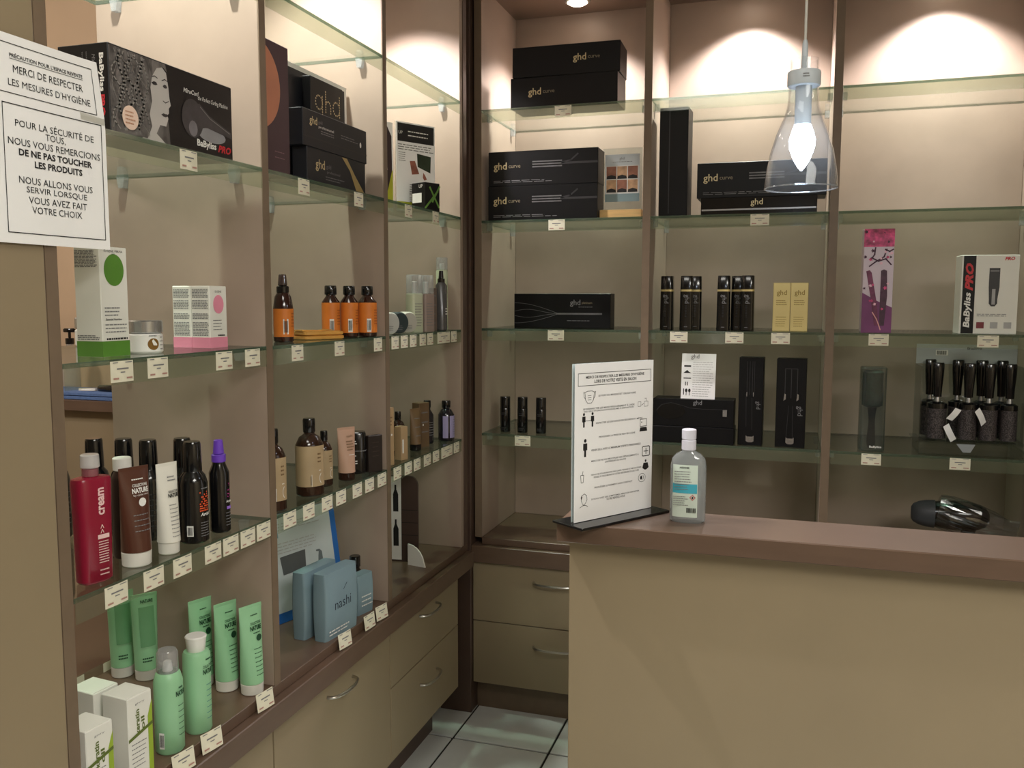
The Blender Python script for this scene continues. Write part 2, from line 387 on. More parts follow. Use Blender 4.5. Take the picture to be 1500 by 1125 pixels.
MB().loft([(.002, .032, .012, 3), (.009, .032, .010, 3)], 20).build('white_tip', WHITEPL, t, smooth=True, loc=(-.05, 0, 0))
vessel('pump_bottle', 'clear bottle with a black pump beyond the open shelf back', 'bottle', -2.505, 2.545, 1.118, 20, [
    ('bottle_body', [(0, .028, .028), (.003, .031, .031), (.13, .031, .031), (.16, .014, .014), (.17, .013, .013)], CAPC),
    ('pump_collar', C_(.17, .192, .015), BLACKG), ('pump_stem', C_(.192, .215, .005), BLACKG), ('pump_head', [(.213, .02, .009), (.216, .022, .01), (.224, .022, .01), (.227, .018, .008)], BLACKG)])

# ================================================================== COUNTER
t = thing('reception_counter', 'beige reception counter with a brown top ledge', 'counter', (.5, 1.66, 0))
def cp(name, mat, *a, bevel=.0015): return part(t, name, mat, *a, bevel=bevel)
cp('top_ledge', BROWN, -.418, 1.75, 1.58, 1.742, .993, 1.03, bevel=.002)
cp('front_panel', BEIGE, -.402, 1.72, 1.618, 1.70, 0, .993)
cp('side_panel', BEIGE, -.402, -.37, 1.70, 2.15, 0, .74)
cp('desk_top', BROWN, -.402, 1.72, 1.70, 2.18, .74, .77)
cp('end_panel', BEIGE, 1.69, 1.72, 1.70, 2.15, 0, .74)
# standing sign
sg = thing('sign_holder', 'standing paper sign with hygiene pictograms on a black foot, on the counter', 'sign', (-.325, 1.652, 1.03), 56)
MB().box(-.118, .118, -.042, .042, 0, .005).build('foot_plate', M('black_acrylic', (18, 18, 20), .12, noise=.1, scale=20), sg, bevel=.001)
MB().box(-.106, .106, -.003, .003, .004, .304).build('acrylic_panel', ACRYL, sg)
pg = MB().box(-.1045, .1045, -.0042, -.0034, .006, .303).build('paper_sheet', PAPER, sg)
MB().box(-.1045, .1045, .0034, .0042, .006, .303).build('paper_sheet', PAPER, sg)
y_ = -.0046
b = MB().stroke([(-.097, .262), (.097, .262), (.097, .285), (-.097, .285)], .0010, y_, True); b.build('title_frame', INK, pg)
txt(pg, "MERCI DE RESPECTER LES MESURES D'HYGIÈNE", 0, .278, .156, mat=INK, y=y_, bold=.015, height=.0062)
txt(pg, "LORS DE VOTRE VISITE EN SALON", 0, .269, .112, mat=INK, y=y_, bold=.015, height=.0062)
for s_, x, z, wd in [("LE PORT DU MASQUE EST OBLIGATOIRE", .005, .241, .10), ("SE DÉSINFECTER LES MAINS RÉGULIÈREMENT À L'AIDE", -.016, .2185, .136), ("DES GELS HYDROALCOOLIQUES MIS À DISPOSITION", -.016, .2135, .132),
        ("RESPECTER LES DISTANCES DE SÉCURITÉ D'1 MÈTRE", .012, .190, .126), ("PRIVILÉGIER LA PRISE DE RDV EN LIGNE", .006, .163, .098), ("VENIR SEUL AVEC LE MINIMUM D'EFFETS PERSONNELS", .004, .139, .134),
        ("MERCI DE NE PAS MULTIPLIER LES DÉPLACEMENTS À", .002, .1185, .128), ("L'INTÉRIEUR DU SALON", .002, .1135, .056), ("NOUS NE FOURNIRONS PAS CAFÉ, TISANE ET MAGAZINES", .006, .092, .136), ("PENSEZ À VOUS MUNIR DE VOTRE NÉCESSAIRE DE LECTURE", .006, .087, .122),
        ("PRIVILÉGIER LE PAIEMENT SANS CONTACT", -.002, .067, .102), ("SI VOUS AVEZ DES SYMPTÔMES, MERCI DE REPORTER", .004, .045, .130), ("VOTRE RENDEZ-VOUS", .004, .040, .050)]:
    txt(pg, s_, x, z, wd, mat=M('sign_grey_ink', (84, 84, 88), .6, noise=.05, scale=60), y=y_, height=.0040, bold=.01)
T = .0009
class PB(MB):
    def done(s): s.build('pictogram', INK, pg); s.__init__()
b = PB()
mask = [(-.012, .009), (-.006, .0115), (.006, .0115), (.012, .009), (.010, -.005), (.005, -.011), (-.005, -.011), (-.010, -.005)]
b.stroke([(-.068+x, .240+z) for x, z in mask], T, y_, True)
for k in (-1, 1): b.stroke([(-.068+k*.012, .249), (-.068+k*.015, .250), (-.068+k*.014, .241), (-.068+k*.0105, .237)], T, y_)
for z in (.243, .239, .235): b.stroke([(-.072, z), (-.064, z)], T*.8, y_)
b.done(); b.stroke([(.062, .222), (.070, .222), (.070, .213), (.062, .213)], T*.7, y_, True); b.stroke([(.072, .215), (.078, .218)], T, y_); b.stroke([(.080, .212), (.090, .212), (.090, .222), (.080, .222)], T*.7, y_, True); b.stroke([(.085, .222), (.085, .228), (.081, .228)], T*.8, y_)
def person(b, x, z, s):
    b.ell(x, z+.0125*s, .0026*s, .0028*s, y_, 12); b.poly([(x-.004*s, z+.0085*s), (x-.0042*s, z-.002*s), (x-.002*s, z-.002*s), (x-.002*s, z-.012*s), (x+.002*s, z-.012*s), (x+.002*s, z-.002*s), (x+.0042*s, z-.002*s), (x+.004*s, z+.0085*s)], y_)
b.done(); person(b, -.082, .196, 1); person(b, -.060, .196, 1); b.stroke([(-.077, .196), (-.065, .196)], T, y_)
b.done(); b.stroke([(.069, .173), (.087, .173), (.087, .187), (.069, .187)], T*1.2, y_, True); b.poly([(.067, .163), (.089, .163), (.087, .171), (.069, .171)], y_); b.ell(.073, .181, .0012, .0016, y_, 8)
b.done(); person(b, -.078, .143, 1.25)
b.done(); b.stroke([(.078, .113), (.095, .113), (.097, .115), (.097, .130), (.095, .132), (.078, .132), (.076, .130), (.076, .115)], T*1.8, y_, True); b.stroke([(.0865, .117), (.0865, .128)], T*1.8, y_); b.stroke([(.081, .1225), (.092, .1225)], T*1.8, y_)
b.done(); b.ell(.086, .103, .0024, .0026, y_, 12); b.poly([(.080, .099), (.092, .099), (.095, .089), (.088, .085), (.084, .085), (.077, .089)], y_)
b.done(); b.stroke([(-.089, .094), (-.081, .094), (-.0825, .080), (-.0875, .080)], T*1.1, y_, True); b.stroke([(-.085, .094), (-.083, .101)], T*1.1, y_)
b.done(); b.stroke([(.076+.010*math.cos(i/16*2*PI), .070+.0085*math.sin(i/16*2*PI)) for i in range(16)], T*.8, y_, True); b.ell(.074, .070, .003, .004, y_, 12); b.stroke([(.079, .066), (.081, .070), (.079, .074)], T, y_)
b.done(); b.stroke([(-.087, .046), (-.086, .055), (-.079, .058), (-.073, .054), (-.072, .046), (-.076, .040), (-.080, .036), (-.084, .040)], T, y_, True); b.stroke([(-.090, .033), (-.083, .036), (-.076, .036), (-.070, .033)], T, y_); b.poly([(-.087, .046), (-.084, .052), (-.085, .056), (-.088, .052)], y_)
b.done()
# hand sanitiser
t = thing('sanitizer_bottle', 'clear hand gel bottle with white flip cap on the counter', 'bottle', (-.183, 1.668, 1.03), 2)
SAN = CLEAR('gel_bottle_plastic', (214, 220, 222), .08, .75, .06, milky=.30, milk=(215, 222, 224))
MB().loft([(0, .030, .016), (.004, .0335, .0185), (.108, .0335, .0185), (.122, .031, .017), (.131, .023, .0145), (.136, .0135, .0125), (.138, .0125, .0125)], 36, 2.6).build('bottle_body', SAN, t, smooth=True)
MB().loft(C_(.138, .158, .0135)+C_(.1585, .178, .0135), 28).build('flip_cap', M('cap_lilac_white', (214, 214, 226), .4, noise=.02, scale=20), t, smooth=True)
lb = MB().loft([(.012, .0335, .0185), (.112, .0335, .0185)], 20, 2.6, -140, -62, off=.0004).build('front_label', M('sanitizer_label', (206, 220, 208), .5, noise=.03, scale=30), t, smooth=True)
MB().loft([(.058, .0335, .0185), (.076, .0335, .0185)], 20, 2.6, -138, -64, off=.0008).build('blue_band', M('turquoise_print', (66, 168, 190), .5, noise=.04, scale=30), lb, smooth=True)
txt(lb, 'ASSANIS', -.006, .107, .018, mat=INK, y=-.0196, bold=.02, height=.0035)
lines(lb, -.024, .008, .100, 8, .0048, .0014, GREYINK, y=-.0196)
barcode(lb, .008, .026, .022, .012, -.0196, bg=False)
MB().stroke([(.010, .0555), (.015, .0505), (.010, .0455), (.005, .0505)], .0010, -.0197, True).build('hazard_diamond', REDINK, lb)
MB().ell(.010, .0502, .0016, .0024, -.0198, 10).build('flame_mark', INK, lb)
lines(lb, -.026, .002, .052, 5, .004, .0012, GREYINK, y=-.0196)
# pendant lamp -----------------------------------------------------------------
PX, PY = .003, 1.6
t = thing('pendant_lamp', 'clear glass pendant lamp with a lit bulb hanging above the counter', 'lamp', (PX, PY, 1.64))
GL = CLEAR('lamp_glass', (250, 251, 252), .015, .9, .04, milky=.010, milk=(250, 250, 250))
prof = [(0, .0605), (.004, .0600), (.03, .0575), (.06, .0520), (.09, .0430), (.115, .0325), (.135, .0265), (.155, .0245), (.20, .0235), (.214, .0232)]
b = MB(); secs = [(z, r, r) for z, r in prof] + [(z, r-.002, r-.002) for z, r in reversed(prof)]
b.loft(secs, 48); b.f = b.f[:-2]; b.mi = b.mi[:-2]
n0 = len(secs)
for i in range(48): b.f.append(((n0-1)*48+i, (n0-1)*48+(i+1) % 48, (i+1) % 48, i)); b.mi.append(0)
b.build('glass_shade', GL, t, smooth=True)
_r = [(.0595+.0012*math.cos(a*PI/4), .0008+.0012*math.sin(a*PI/4)) for a in range(8)]
b = MB(); b.loft([(z, r, r) for r, z in _r], 48); b.f = b.f[:-2]; b.mi = b.mi[:-2]
for i in range(48): b.f.append((7*48+i, 7*48+(i+1) % 48, (i+1) % 48, i)); b.mi.append(0)
b.build('glass_rim', CLEAR('rim_glass', (236, 240, 244), .15, .6, .1, milky=.12, milk=(250, 250, 250)), t, smooth=True)
MB().loft([(.170, .0262, .0262), (.172, .0272, .0272), (.192, .0272, .0272), (.194, .0262, .0262)], 36).build('collar', M('lamp_grey', (186, 194, 200), .45, noise=.03, scale=30), t, smooth=True)
lines(t, -.002, .010, .186, 2, .004, .0018, GREYINK, y=-.0275, bend=(.0273, .0273), name='collar_mark')
MB().loft(C_(.106, .172, .0135), 24).build('socket', MATS['lamp_grey'], t, smooth=True)
MB().loft([(.194, .006, .006), (.24, .0045, .0045), (.246, .003, .003)], 14).build('cord_grip', MATS['lamp_grey'], t, smooth=True)
MB().tube([(0, 0, .244), (0, 0, .96)], .0022, 8).build('cord', M('cord_grey', (190, 188, 180), .5, noise=.03, scale=50), t, smooth=True)
MB().loft([(.030, .001, .001), (.036, .006, .006), (.05, .0140, .0140), (.068, .0205, .0205), (.082, .0215, .0215), (.094, .0175, .0175), (.106, .0125, .0125)], 28).build('bulb', EMIT('bulb_glow', (225, 238, 255), 42), t, smooth=True)

# ================================================================== PAPER NOTICE ON THE NEAR PANEL
def nwarp(px, pz):        # px = world y, pz = world z
    s_ = max(0.0, (px-1.035)/.10); k = max(0.0, (pz-1.60)/.2)
    return Vector((XF+.0048+.004*s_*s_, px-.014*s_*max(0.0, (pz-1.72)/.088), pz))
t = thing('paper_notice', 'white paper notice with black text taped to the near beige panel', 'notice', (XF, 1.03, 1.527))
def nw(px, pz, o=0):
    q = nwarp(px, pz); return Vector((q.x-XF+o, q.y-1.03, q.z-1.527))
b = MB(); ny, nz = 48, 14; Y0, Y1, Z0, Z1 = .926, 1.127, 1.527, 1.808
g = [[nw(Y0+(Y1-Y0)*i/ny, Z0+(Z1-Z0)*j/nz) for i in range(ny+1)] for j in range(nz+1)]
vs = [v for r in g for v in r]; nv = len(vs)
b.add(vs + [v-Vector((.0006, 0, 0)) for v in vs], [(j*(ny+1)+i, j*(ny+1)+i+1, (j+1)*(ny+1)+i+1, (j+1)*(ny+1)+i) for j in range(nz) for i in range(ny)] + [(nv+j*(ny+1)+i, nv+(j+1)*(ny+1)+i, nv+(j+1)*(ny+1)+i+1, nv+j*(ny+1)+i+1) for j in range(nz) for i in range(ny)])
pn = b.build('sheet', M('notice_paper', (246, 246, 245), .4, noise=.02, scale=10), t, smooth=True)
wf = lambda px, pz: nw(px, pz, .0006)
def frame(y0, y1, z0, z1, th=.0011):
    b = MB()
    for (a0, b0, a1, b1) in ((y0, z0, y1, z0+th), (y0, z1-th, y1, z1), (y0, z0, y0+th, z1), (y1-th, z0, y1, z1)):
        n = 8
        for i in range(n):
            u0, u1 = a0+(a1-a0)*i/n, a0+(a1-a0)*(i+1)/n
            for j in range(3):
                w0, w1 = b0+(b1-b0)*j/3, b0+(b1-b0)*(j+1)/3
                b.add([wf(u0, w0), wf(u1, w0), wf(u1, w1), wf(u0, w1)], [(0, 1, 2, 3)])
    b.build('printed_frame', INK, pn)
frame(.930, 1.113, 1.729, 1.796); frame(.943, 1.119, 1.541, 1.716, .0013)
for s_, ya, yb, z, h_, bd in [("PRÉCAUTION POUR L'ESPACE REVENTE", .959, 1.092, 1.781, .0065, .02), ("MERCI DE RESPECTER", .964, 1.090, 1.763, .010, .0), ("LES MESURES D'HYGIÈNE", .955, 1.102, 1.7455, .0115, .0),
        ("POUR LA SÉCURITÉ DE", .963, 1.103, 1.6925, .0115, 0), ("TOUS,", 1.014, 1.050, 1.679, .0108, 0), ("NOUS VOUS REMERCIONS", .950, 1.114, 1.666, .0095, 0), ("DE NE PAS TOUCHER", .967, 1.098, 1.6525, .0095, .03), ("LES PRODUITS", .993, 1.079, 1.6385, .0095, .03),
        ("NOUS ALLONS VOUS", .965, 1.097, 1.615, .0095, 0), ("SERVIR LORSQUE", .977, 1.086, 1.602, .0098, 0), ("VOUS AVEZ FAIT", .980, 1.085, 1.5885, .0095, 0), ("VOTRE CHOIX", .985, 1.075, 1.575, .0095, 0)]:
    txt(pn, s_, (ya+yb)/2, z, yb-ya, mat=INK, bold=bd, warp=wf, height=h_)
b = MB(); n = 10
for i in range(n):
    u0, u1 = .959+.133*i/n, .959+.133*(i+1)/n; b.add([wf(u0, 1.7755), wf(u1, 1.7755), wf(u1, 1.7762), wf(u0, 1.7762)], [(0, 1, 2, 3)])
b.build('underline', INK, pn)
b = MB(); b.add([nw(1.08, 1.718, .0009), nw(1.126, 1.716, .0009), nw(1.126, 1.726, .0009), nw(1.08, 1.728, .0009)], [(0, 1, 2, 3)])
b.build('tape_piece', CLEAR('sticky_tape', (245, 245, 240), .25, .6, .12), t)

# ================================================================== PRICE TAGS
TAGS_L = {
 ZB: [(1.331, 'the hair curler box with the printed portrait', .05), (1.715, 'the purple panel in the middle left bay', .05), (1.969, 'the dark box with a gold corner stripe', .05), (2.262, 'the leaflet with the black header', .05), (2.456, 'the small green and black box', .05)],
 ZC: [(1.149, 'the tall white box with the green dot', .054), (1.233, 'the white jar with the silver lid', .054), (1.416, 'the pink and white boxes', .054), (1.508, 'the empty corner right of the pink boxes', .054), (1.675, 'the orange spray bottle', .05), (1.861, 'the flat tan pouch', .05), (2.064, 'the three orange bottles', .05),
      (2.167, 'the round tubs, nearest of the row', .048), (2.226, 'the round tubs, second of the row', .048), (2.286, 'the round tubs, third of the row', .048), (2.353, 'the clear capped bottles, left', .048), (2.408, 'the clear capped bottles, right', .046), (2.514, 'the grey spray bottle, double width', .108), (2.599, 'the tall pale green can', .05)],
 ZD: [(1.117, 'the red cream bottle', .054), (1.204, 'the brown tube', .053), (1.278, 'the white tube', .053), (1.365, 'the black can with orange dots, first right of the white tube', .052), (1.420, 'the black and purple cans, left one', .052), (1.476, 'the purple capped bottle, right one', .052), (1.531, 'the free glass right of the purple cap', .052),
      (1.630, 'the half hidden tan bottle', .054), (1.708, 'the gap between two tan bottles', .052), (1.790, 'the large tan bottle', .052), (1.856, 'the small tan bottle', .052), (1.939, 'the pink tube', .052), (2.006, 'the black oval box, left one', .052), (2.077, 'the black oval box, right one', .054),
      (2.173, 'the tall narrow beige box', .052), (2.244, 'the short beige box', .052), (2.306, 'the black capped brown bottle', .05), (2.380, 'the slim brown tube', .055), (2.447, 'the brown boxes', .052), (2.536, 'the dark bottle, double width', .10), (2.617, 'the lilac label bottle', .05)]}
TAGS_R = {
 ZA: [(-.73, 'the two stacked black boxes on the top shelf')],
 ZB: [(-.749, 'the two long black boxes on the second shelf'), (-.110, 'the black box behind the lamp')],
 ZC: [(-.749, 'the single black box with silver curves'), (-.347, 'the pair of black gold-banded bottles'), (-.176, 'the close group of black gold-banded bottles'), (-.039, 'the gold boxes'), (.239, 'the pink flower printed box'), (.529, 'the white hair trimmer box')],
 ZD: [(-.863, 'the three small black cans'), (.232, 'the clear cased round brush'), (.473, 'the round brush stand')]}
def price_tag(label, x, y, z, rz, wd=.055, h=.034, tilt=0, g='price tags on the shelf edges'):
    t = thing('price_tag', label, 'price tag', (x, y, z), rz, g)
    b = MB(); n = 6; v = []
    for i in range(n+1):
        q = -wd/2+wd*i/n; bow = .0012*math.sin(i/n*PI)
        v += [(q, -bow, -h), (q, -bow, 0), (q, -bow+.0004, -h), (q, -bow+.0004, 0)]
    f = []
    for i in range(n):
        k = i*4; f += [(k, k+4, k+5, k+1), (k+2, k+3, k+7, k+6), (k+1, k+5, k+7, k+3), (k, k+2, k+6, k+4)]
    f += [(0, 1, 3, 2), (n*4, n*4+2, n*4+3, n*4+1)]
    b.add(v, f); b.build('tag_card', TAGP, t)
    b = MB()
    b.rect(-wd*.26, wd*.26, -h*.40, -h*.33, -.0016); b.rect(-wd*.10, wd*.10, -h*.56, -h*.51, -.0016); b.rect(-wd*.42, -wd*.2, -h*.09, -h*.05, -.0016); b.rect(wd*.12, wd*.42, -h*.09, -h*.05, -.0016)
    b.build('small_print', GREYINK, t)
    b = MB(); b.rect(-wd*.42, -wd*.18, -h*.86, -h*.78, -.0016); b.rect(wd*.16, wd*.42, -h*.86, -h*.78, -.0016)
    b.build('price_print', M('price_red', (176, 134, 122), .6, noise=.05, scale=60), t)
    if tilt: t.rotation_euler.x = tilt
    return t
for z, L_ in TAGS_L.items():
    for y, lb, wd in L_: price_tag('price tag under '+lb, XF+.0018, y, z-.003, 90, wd*.93)
for z, L_ in TAGS_R.items():
    for x, lb in L_: price_tag('price tag under '+lb, x, YF-.0018, z-.003, 0)
for y, lb in [(1.25, 'white price card standing before the green spray can'), (1.33, 'white price card standing before the green bottle with the flared cap'), (1.505, 'white price card standing before the rightmost green tube'), (1.845, 'white price card standing before the front blue box'), (1.975, 'white price card standing before the small blue box'), (2.045, 'white price card at the divider beside the small blue box')]:
    t = price_tag(lb, XF+.010, y, .605+.040, 88+random.uniform(-8, 8), .05, .037, math.radians(-8), 'price cards on the base board')

# ================================================================== PRODUCTS, LEFT UNIT
def ghd(parent, x, z, h, y, mat=GOLDP, tail='curve', tw=1.0, th=None):
    """wordmark with a lighter second word"""
    txt(parent, 'ghd', x, z, mat=mat, size=h, y=y, align='LEFT', bold=.01)
    if tail: txt(parent, tail, x+h*1.60, z+h*.02, width=h*1.25*tw, y=y, align='LEFT', mat=M('dim_gold_print', (140, 130, 108), .4, .3, noise=.05, scale=40))
# --- second shelf, near bay: curler box
bx = carton('curler_box', 'large black hair curler box with a printed portrait, on the near bay shelf', 'box', -1.10, 1.331, ZB, 90, .322, .10, .142, BLACKC)
F = -.0506
HAIR = M('printed_hair', (92, 88, 86), .5, noise=.7, scale=26, stretch=(1.6, 1, .55)); SKIN = M('printed_face', (188, 184, 180), .5, noise=.06, scale=9)
_n = [q for q in HAIR.node_tree.nodes if q.type == 'TEX_NOISE'][0]; _n.inputs['Distortion'].default_value = 2.2
pp = MB().poly([(-.16, .003), (-.02, .003), (-.022, .03), (-.026, .06), (-.018, .08), (-.022, .11), (-.040, .139), (-.16, .139)], F).build('portrait_print', HAIR, bx)
MB().poly([(-.070, .136), (-.045, .139), (-.026, .125), (-.021, .10), (-.020, .085), (-.0165, .072), (-.022, .066), (-.022, .058), (-.026, .054), (-.024, .048), (-.030, .034), (-.045, .034), (-.055, .018), (-.032, .004), (-.09, .004), (-.085, .04), (-.092, .07), (-.085, .10), (-.078, .12)], F-.0003).build('printed_face_shape', SKIN, pp)
b = MB()
for ex, ew in ((-.056, 1), (-.030, .75)):
    b.poly([(ex-.008*ew, .101), (ex-.002, .1045), (ex+.004*ew, .1042), (ex+.007*ew, .1005), (ex+.002, .0985), (ex-.004*ew, .0985)], F-.0006); b.stroke([(ex-.010*ew, .110), (ex, .1135), (ex+.007*ew, .1115)], .0016, F-.0006)
b.poly([(-.042, .0525), (-.036, .0555), (-.032, .0548), (-.027, .0555), (-.0245, .0525), (-.031, .0495), (-.037, .0500)], F-.0006); b.stroke([(-.0225, .078), (-.030, .074), (-.036, .076)], .0014, F-.0006)
b.build('printed_features', M('printed_shadow', (48, 44, 46), .5, noise=.1, scale=30), pp)
MB().poly([(-.112, .139), (-.028, .139), (-.024, .126), (-.034, .133), (-.050, .128), (-.062, .112), (-.067, .092), (-.064, .070), (-.071, .048), (-.066, .028), (-.078, .006), (-.112, .006)], F-.0008).build('printed_fringe', HAIR, pp)
b = MB()
for k in range(11):
    x0 = -.150+.0072*k; b.stroke([(max(-.159, x0+(.006+.008*(k % 2))*math.sin(q*.55+k*1.7)), .135-.0062*q) for q in range(21)], .0010+.0012*(k % 3), F-.0011)
b.build('printed_locks', M('printed_curl', (138, 134, 130), .5, noise=.3, scale=30), pp)
MB().ell(-.118, .032, .0185, .0195, F-.0016, 28).build('round_sticker', M('sticker_peach', (236, 208, 190), .5, noise=.03, scale=20), bx)
lines(bx, -.130, -.106, .042, 4, .006, .0022, M('sticker_print', (190, 140, 110), .5, noise=.05, scale=20), y=F-.0020)
txt(bx, 'MiraCurl', .040, .108, .042, y=F, mat=WHITEP, shear=.2, bold=.01); txt(bx, 'the Perfect Curling Machine', .103, .101, .088, y=F, mat=WHITEP, shear=.3, height=.010)
MB().ell(.098, .040, .040, .013, F, 30).build('printed_halo', M('halo_grey', (128, 128, 132), .5, noise=.3, scale=12), bx)
b = MB(); b.ell(.042, .062, .030, .034, F-.0004, 26); b.poly([(.035, .085), (.062, .092), (.090, .075), (.155, .055), (.156, .044), (.120, .048), (.085, .052), (.06, .05)], F-.0005)
b.build('printed_curler', M('printed_device', (44, 43, 48), .4, noise=.35, scale=40), bx)
MB().stroke([(.064, .086), (.092, .070), (.150, .053)], .0014, F-.0008).build('printed_glint', MATS.get('grey_ink'), bx)
MB().ell(.042, .044, .012, .014, F-.0009, 18).build('printed_knob', M('printed_device_light', (112, 110, 116), .4, noise=.2, scale=30), bx)
txt(bx, 'BaByliss', .081, .020, .056, y=F, mat=WHITEP, bold=.03, height=.016); txt(bx, 'PRO', .134, .020, .040, y=F, mat=REDINK, bold=.04, shear=.3, height=.014)
LR = (0, 0, -PI/2)   # the end face that looks back along the shelf
txt(bx, 'BaByliss', .036, .096, .060, y=-.1615, mat=WHITEP, bold=.03, vert=-PI/2, rot=LR, height=.011); txt(bx, 'PRO', .036, .044, .034, y=-.1615, mat=REDINK, bold=.04, vert=-PI/2, rot=LR, height=.011)
txt(bx, 'MiraCurl', .022, .108, .034, y=-.1615, mat=GREYINK, shear=.2, vert=-PI/2, rot=LR)
for q in (-.03, .0, .008): txt(bx, 'technologie brevetée', q, .10, .06, y=-.1615, mat=GREYINK, vert=-PI/2, rot=LR, height=.003)
# --- second shelf, middle bay
t = carton('display_box', 'tall dark purple box with a copper disc print beside the divider', 'box', -1.088, 1.650, ZB, 90, .128, .055, .275, M('plum_carton', (58, 32, 44), .45, noise=.08, scale=12))
MB().ell(-.063, .178, .092, .092, -.0282, 24, a0=-PI/2, a1=PI/2).build('copper_disc_print', M('copper_print', (186, 118, 88), .45, noise=.12, scale=8), t)
lines(t, .004, .05, .05, 2, .012, .002, M('plum_print', (120, 90, 100), .5, noise=.05, scale=20), y=-.0282)
t = carton('backing_panel', 'dark showcard with a white edge standing behind the grey boxes', 'showcard', -1.134, 1.915, ZB, 90, .375, .008, .283, WHITEP, bevel=0)
MB().rect(-.187, .176, .0, .272, -.0045).build('dark_print', SLATE, t)
t = carton('hair_tool_box', 'black box with a dotted gold wordmark behind the grey boxes', 'box', -1.114, 1.955, ZB, 90, .155, .022, .262, BLACKC)
b = MB(); F2 = -.0115; pts = []
def ring(cx, cz, r, n): return [(cx+r*math.cos(2*PI*i/n), cz+r*math.sin(2*PI*i/n)) for i in range(n)]
pts += ring(-.040, .207, .016, 14) + [(-.024, .223-.006*i) for i in range(9)] + ring(-.040, .173, .014, 12)[7:12]
pts += [(-.008, .238-.006*i) for i in range(9)] + [(.004+.012*math.cos(a), .203+.014*math.sin(a)) for a in (0, .5, 1.0, 1.5, 2.1, 2.6)] + [(.016, .197), (.016, .191)]
pts += ring(.044, .207, .016, 14) + [(.060, .238-.006*i) for i in range(9)]
for x, z in pts: b.ell(x, z, .0023, .0023, F2, 8)
b.build('dotted_wordmark', GOLDP, t)
lo = carton('hair_tool_box', 'slate grey box with a gold corner stripe, lower of two', 'box', -1.079, 1.925, ZB, 90, .284, .038, .082, SLATE)
MB().poly([(.02, .080), (.045, .080), (.085, .045), (.140, .002), (.095, .002), (.060, .052)], -.0195).build('gold_stripe', M('gold_stripe', (170, 148, 96), .4, .3, noise=.05, scale=30), lo)
ghd(lo, -.105, .045, .030, -.0196, tail=None); txt(lo, 'gold', -.045, .046, .022, y=-.0196, mat=GREYINK); txt(lo, 'professional', -.022, .034, .062, y=-.0196, mat=GREYINK, height=.008); lines(lo, -.06, .03, .024, 2, .006, .002, GREYINK, y=-.0196)
hi = carton('hair_tool_box', 'slate grey box with lid, upper of two, front of the dotted wordmark box', 'box', -1.079, 1.920, ZB+.082, 90, .308, .040, .082, SLATE)
MB().rect(-.154, .154, .020, .0225, -.0204).build('lid_seam', INK, hi)
ghd(hi, -.125, .058, .024, -.0206, tail=None); txt(hi, 'gold', -.077, .060, .018, y=-.0206, mat=GREYINK); txt(hi, 'professional', -.05, .050, .07, y=-.0206, mat=WHITEP, height=.008); lines(hi, -.075, .0, .043, 2, .005, .002, GREYINK, y=-.0206); lines(hi, .02, .11, .05, 2, .006, .0016, GREYINK, y=-.0206)
MB().ell(.12, .042, .0045, .007, -.0206, 14).build('round_seal', WHITEP, hi)
# --- second shelf, far bay
t = thing('leaflet_holder', 'acrylic leaflet holder with a black header sheet in the far left bay', 'leaflet', (-1.126, 2.530, ZB), 61.5)
MB().box(-.075, .075, -.002, .002, 0, .272).build('acrylic_back', ACRYL, t)
MB().box(-.075, .075, -.03, -.002, 0, .003).build('acrylic_foot', ACRYL, t)
sh = MB().box(-.074, .074, -.0032, -.0024, .006, .272).build('leaflet_sheet', PAPER, t)
MB().rect(-.069, .070, .214, .268, -.0036).build('black_header', INK, sh)
txt(sh, 'UP', -.058, .240, .015, y=-.0040, mat=WHITEP); lines(sh, -.03, .055, .247, 2, .012, .003, WHITEP, y=-.0040); lines(sh, -.068, .068, .206, 3, .007, .0025, GREYINK, y=-.0036); lines(sh, -.066, -.036, .182, 5, .006, .002, GREYINK, y=-.0036); lines(sh, -.025, .062, .088, 5, .007, .002, GREYINK, y=-.0036); lines(sh, -.025, .02, .048, 5, .006, .002, GREYINK, y=-.0036)
MB().poly([(.004, .183), (.058, .178), (.056, .128), (.006, .143)], -.0037).build('printed_box', M('dark_green_print', (40, 54, 36), .5, noise=.4, scale=40), sh)
MB().poly([(-.024, .158), (-.004, .160), (.012, .122), (-.016, .118)], -.0037).build('printed_sticks', M('terracotta_print', (150, 92, 76), .5, noise=.3, scale=50), sh)
MB().poly([(.028, .128), (.036, .118), (.042, .108), (.032, .104), (.026, .112)], -.0037).build('printed_chips', MATS['terracotta_print'], sh)
MB().rect(-.074, .0, .012, .034, -.0038).build('lime_band', M('lime_print', (176, 178, 46), .5, noise=.08, scale=20), sh)
t = thing('leaflet', 'leaflet with a dark haired portrait and yellow base behind the header leaflet', 'leaflet', (-1.187, 2.385, ZB), 61.5)
s2 = MB().box(-.06, .06, -.001, .001, 0, .26).build('leaflet_sheet', PAPER, t)
MB().rect(-.059, .059, .01, .12, -.0013).build('yellow_print', MATS['lime_print'], s2)
MB().poly([(.0, .25), (.035, .256), (.055, .22), (.056, .12), (.04, .06), (.01, .10)], -.0016).build('printed_hair', M('dark_hair_print', (58, 42, 44), .5, noise=.3, scale=20), s2)
MB().poly([(.0, .235), (.02, .24), (.03, .215), (.026, .19), (.035, .16), (.04, .12), (.0, .12)], -.0019).build('printed_face', M('pale_face_print', (214, 190, 190), .5, noise=.05, scale=20), s2)
t = carton('small_box', 'small green and black cube box at the front of the far left bay', 'box', -1.074, 2.488, ZB, 65, .060, .060, .085, BLACKC)
MB().rect(-.026, .016, .026, .054, -.0306).build('white_panel', WHITEP, t, rot=LR); txt(t, 'UP', .012, .074, .016, y=-.0306, mat=WHITEP, rot=LR)
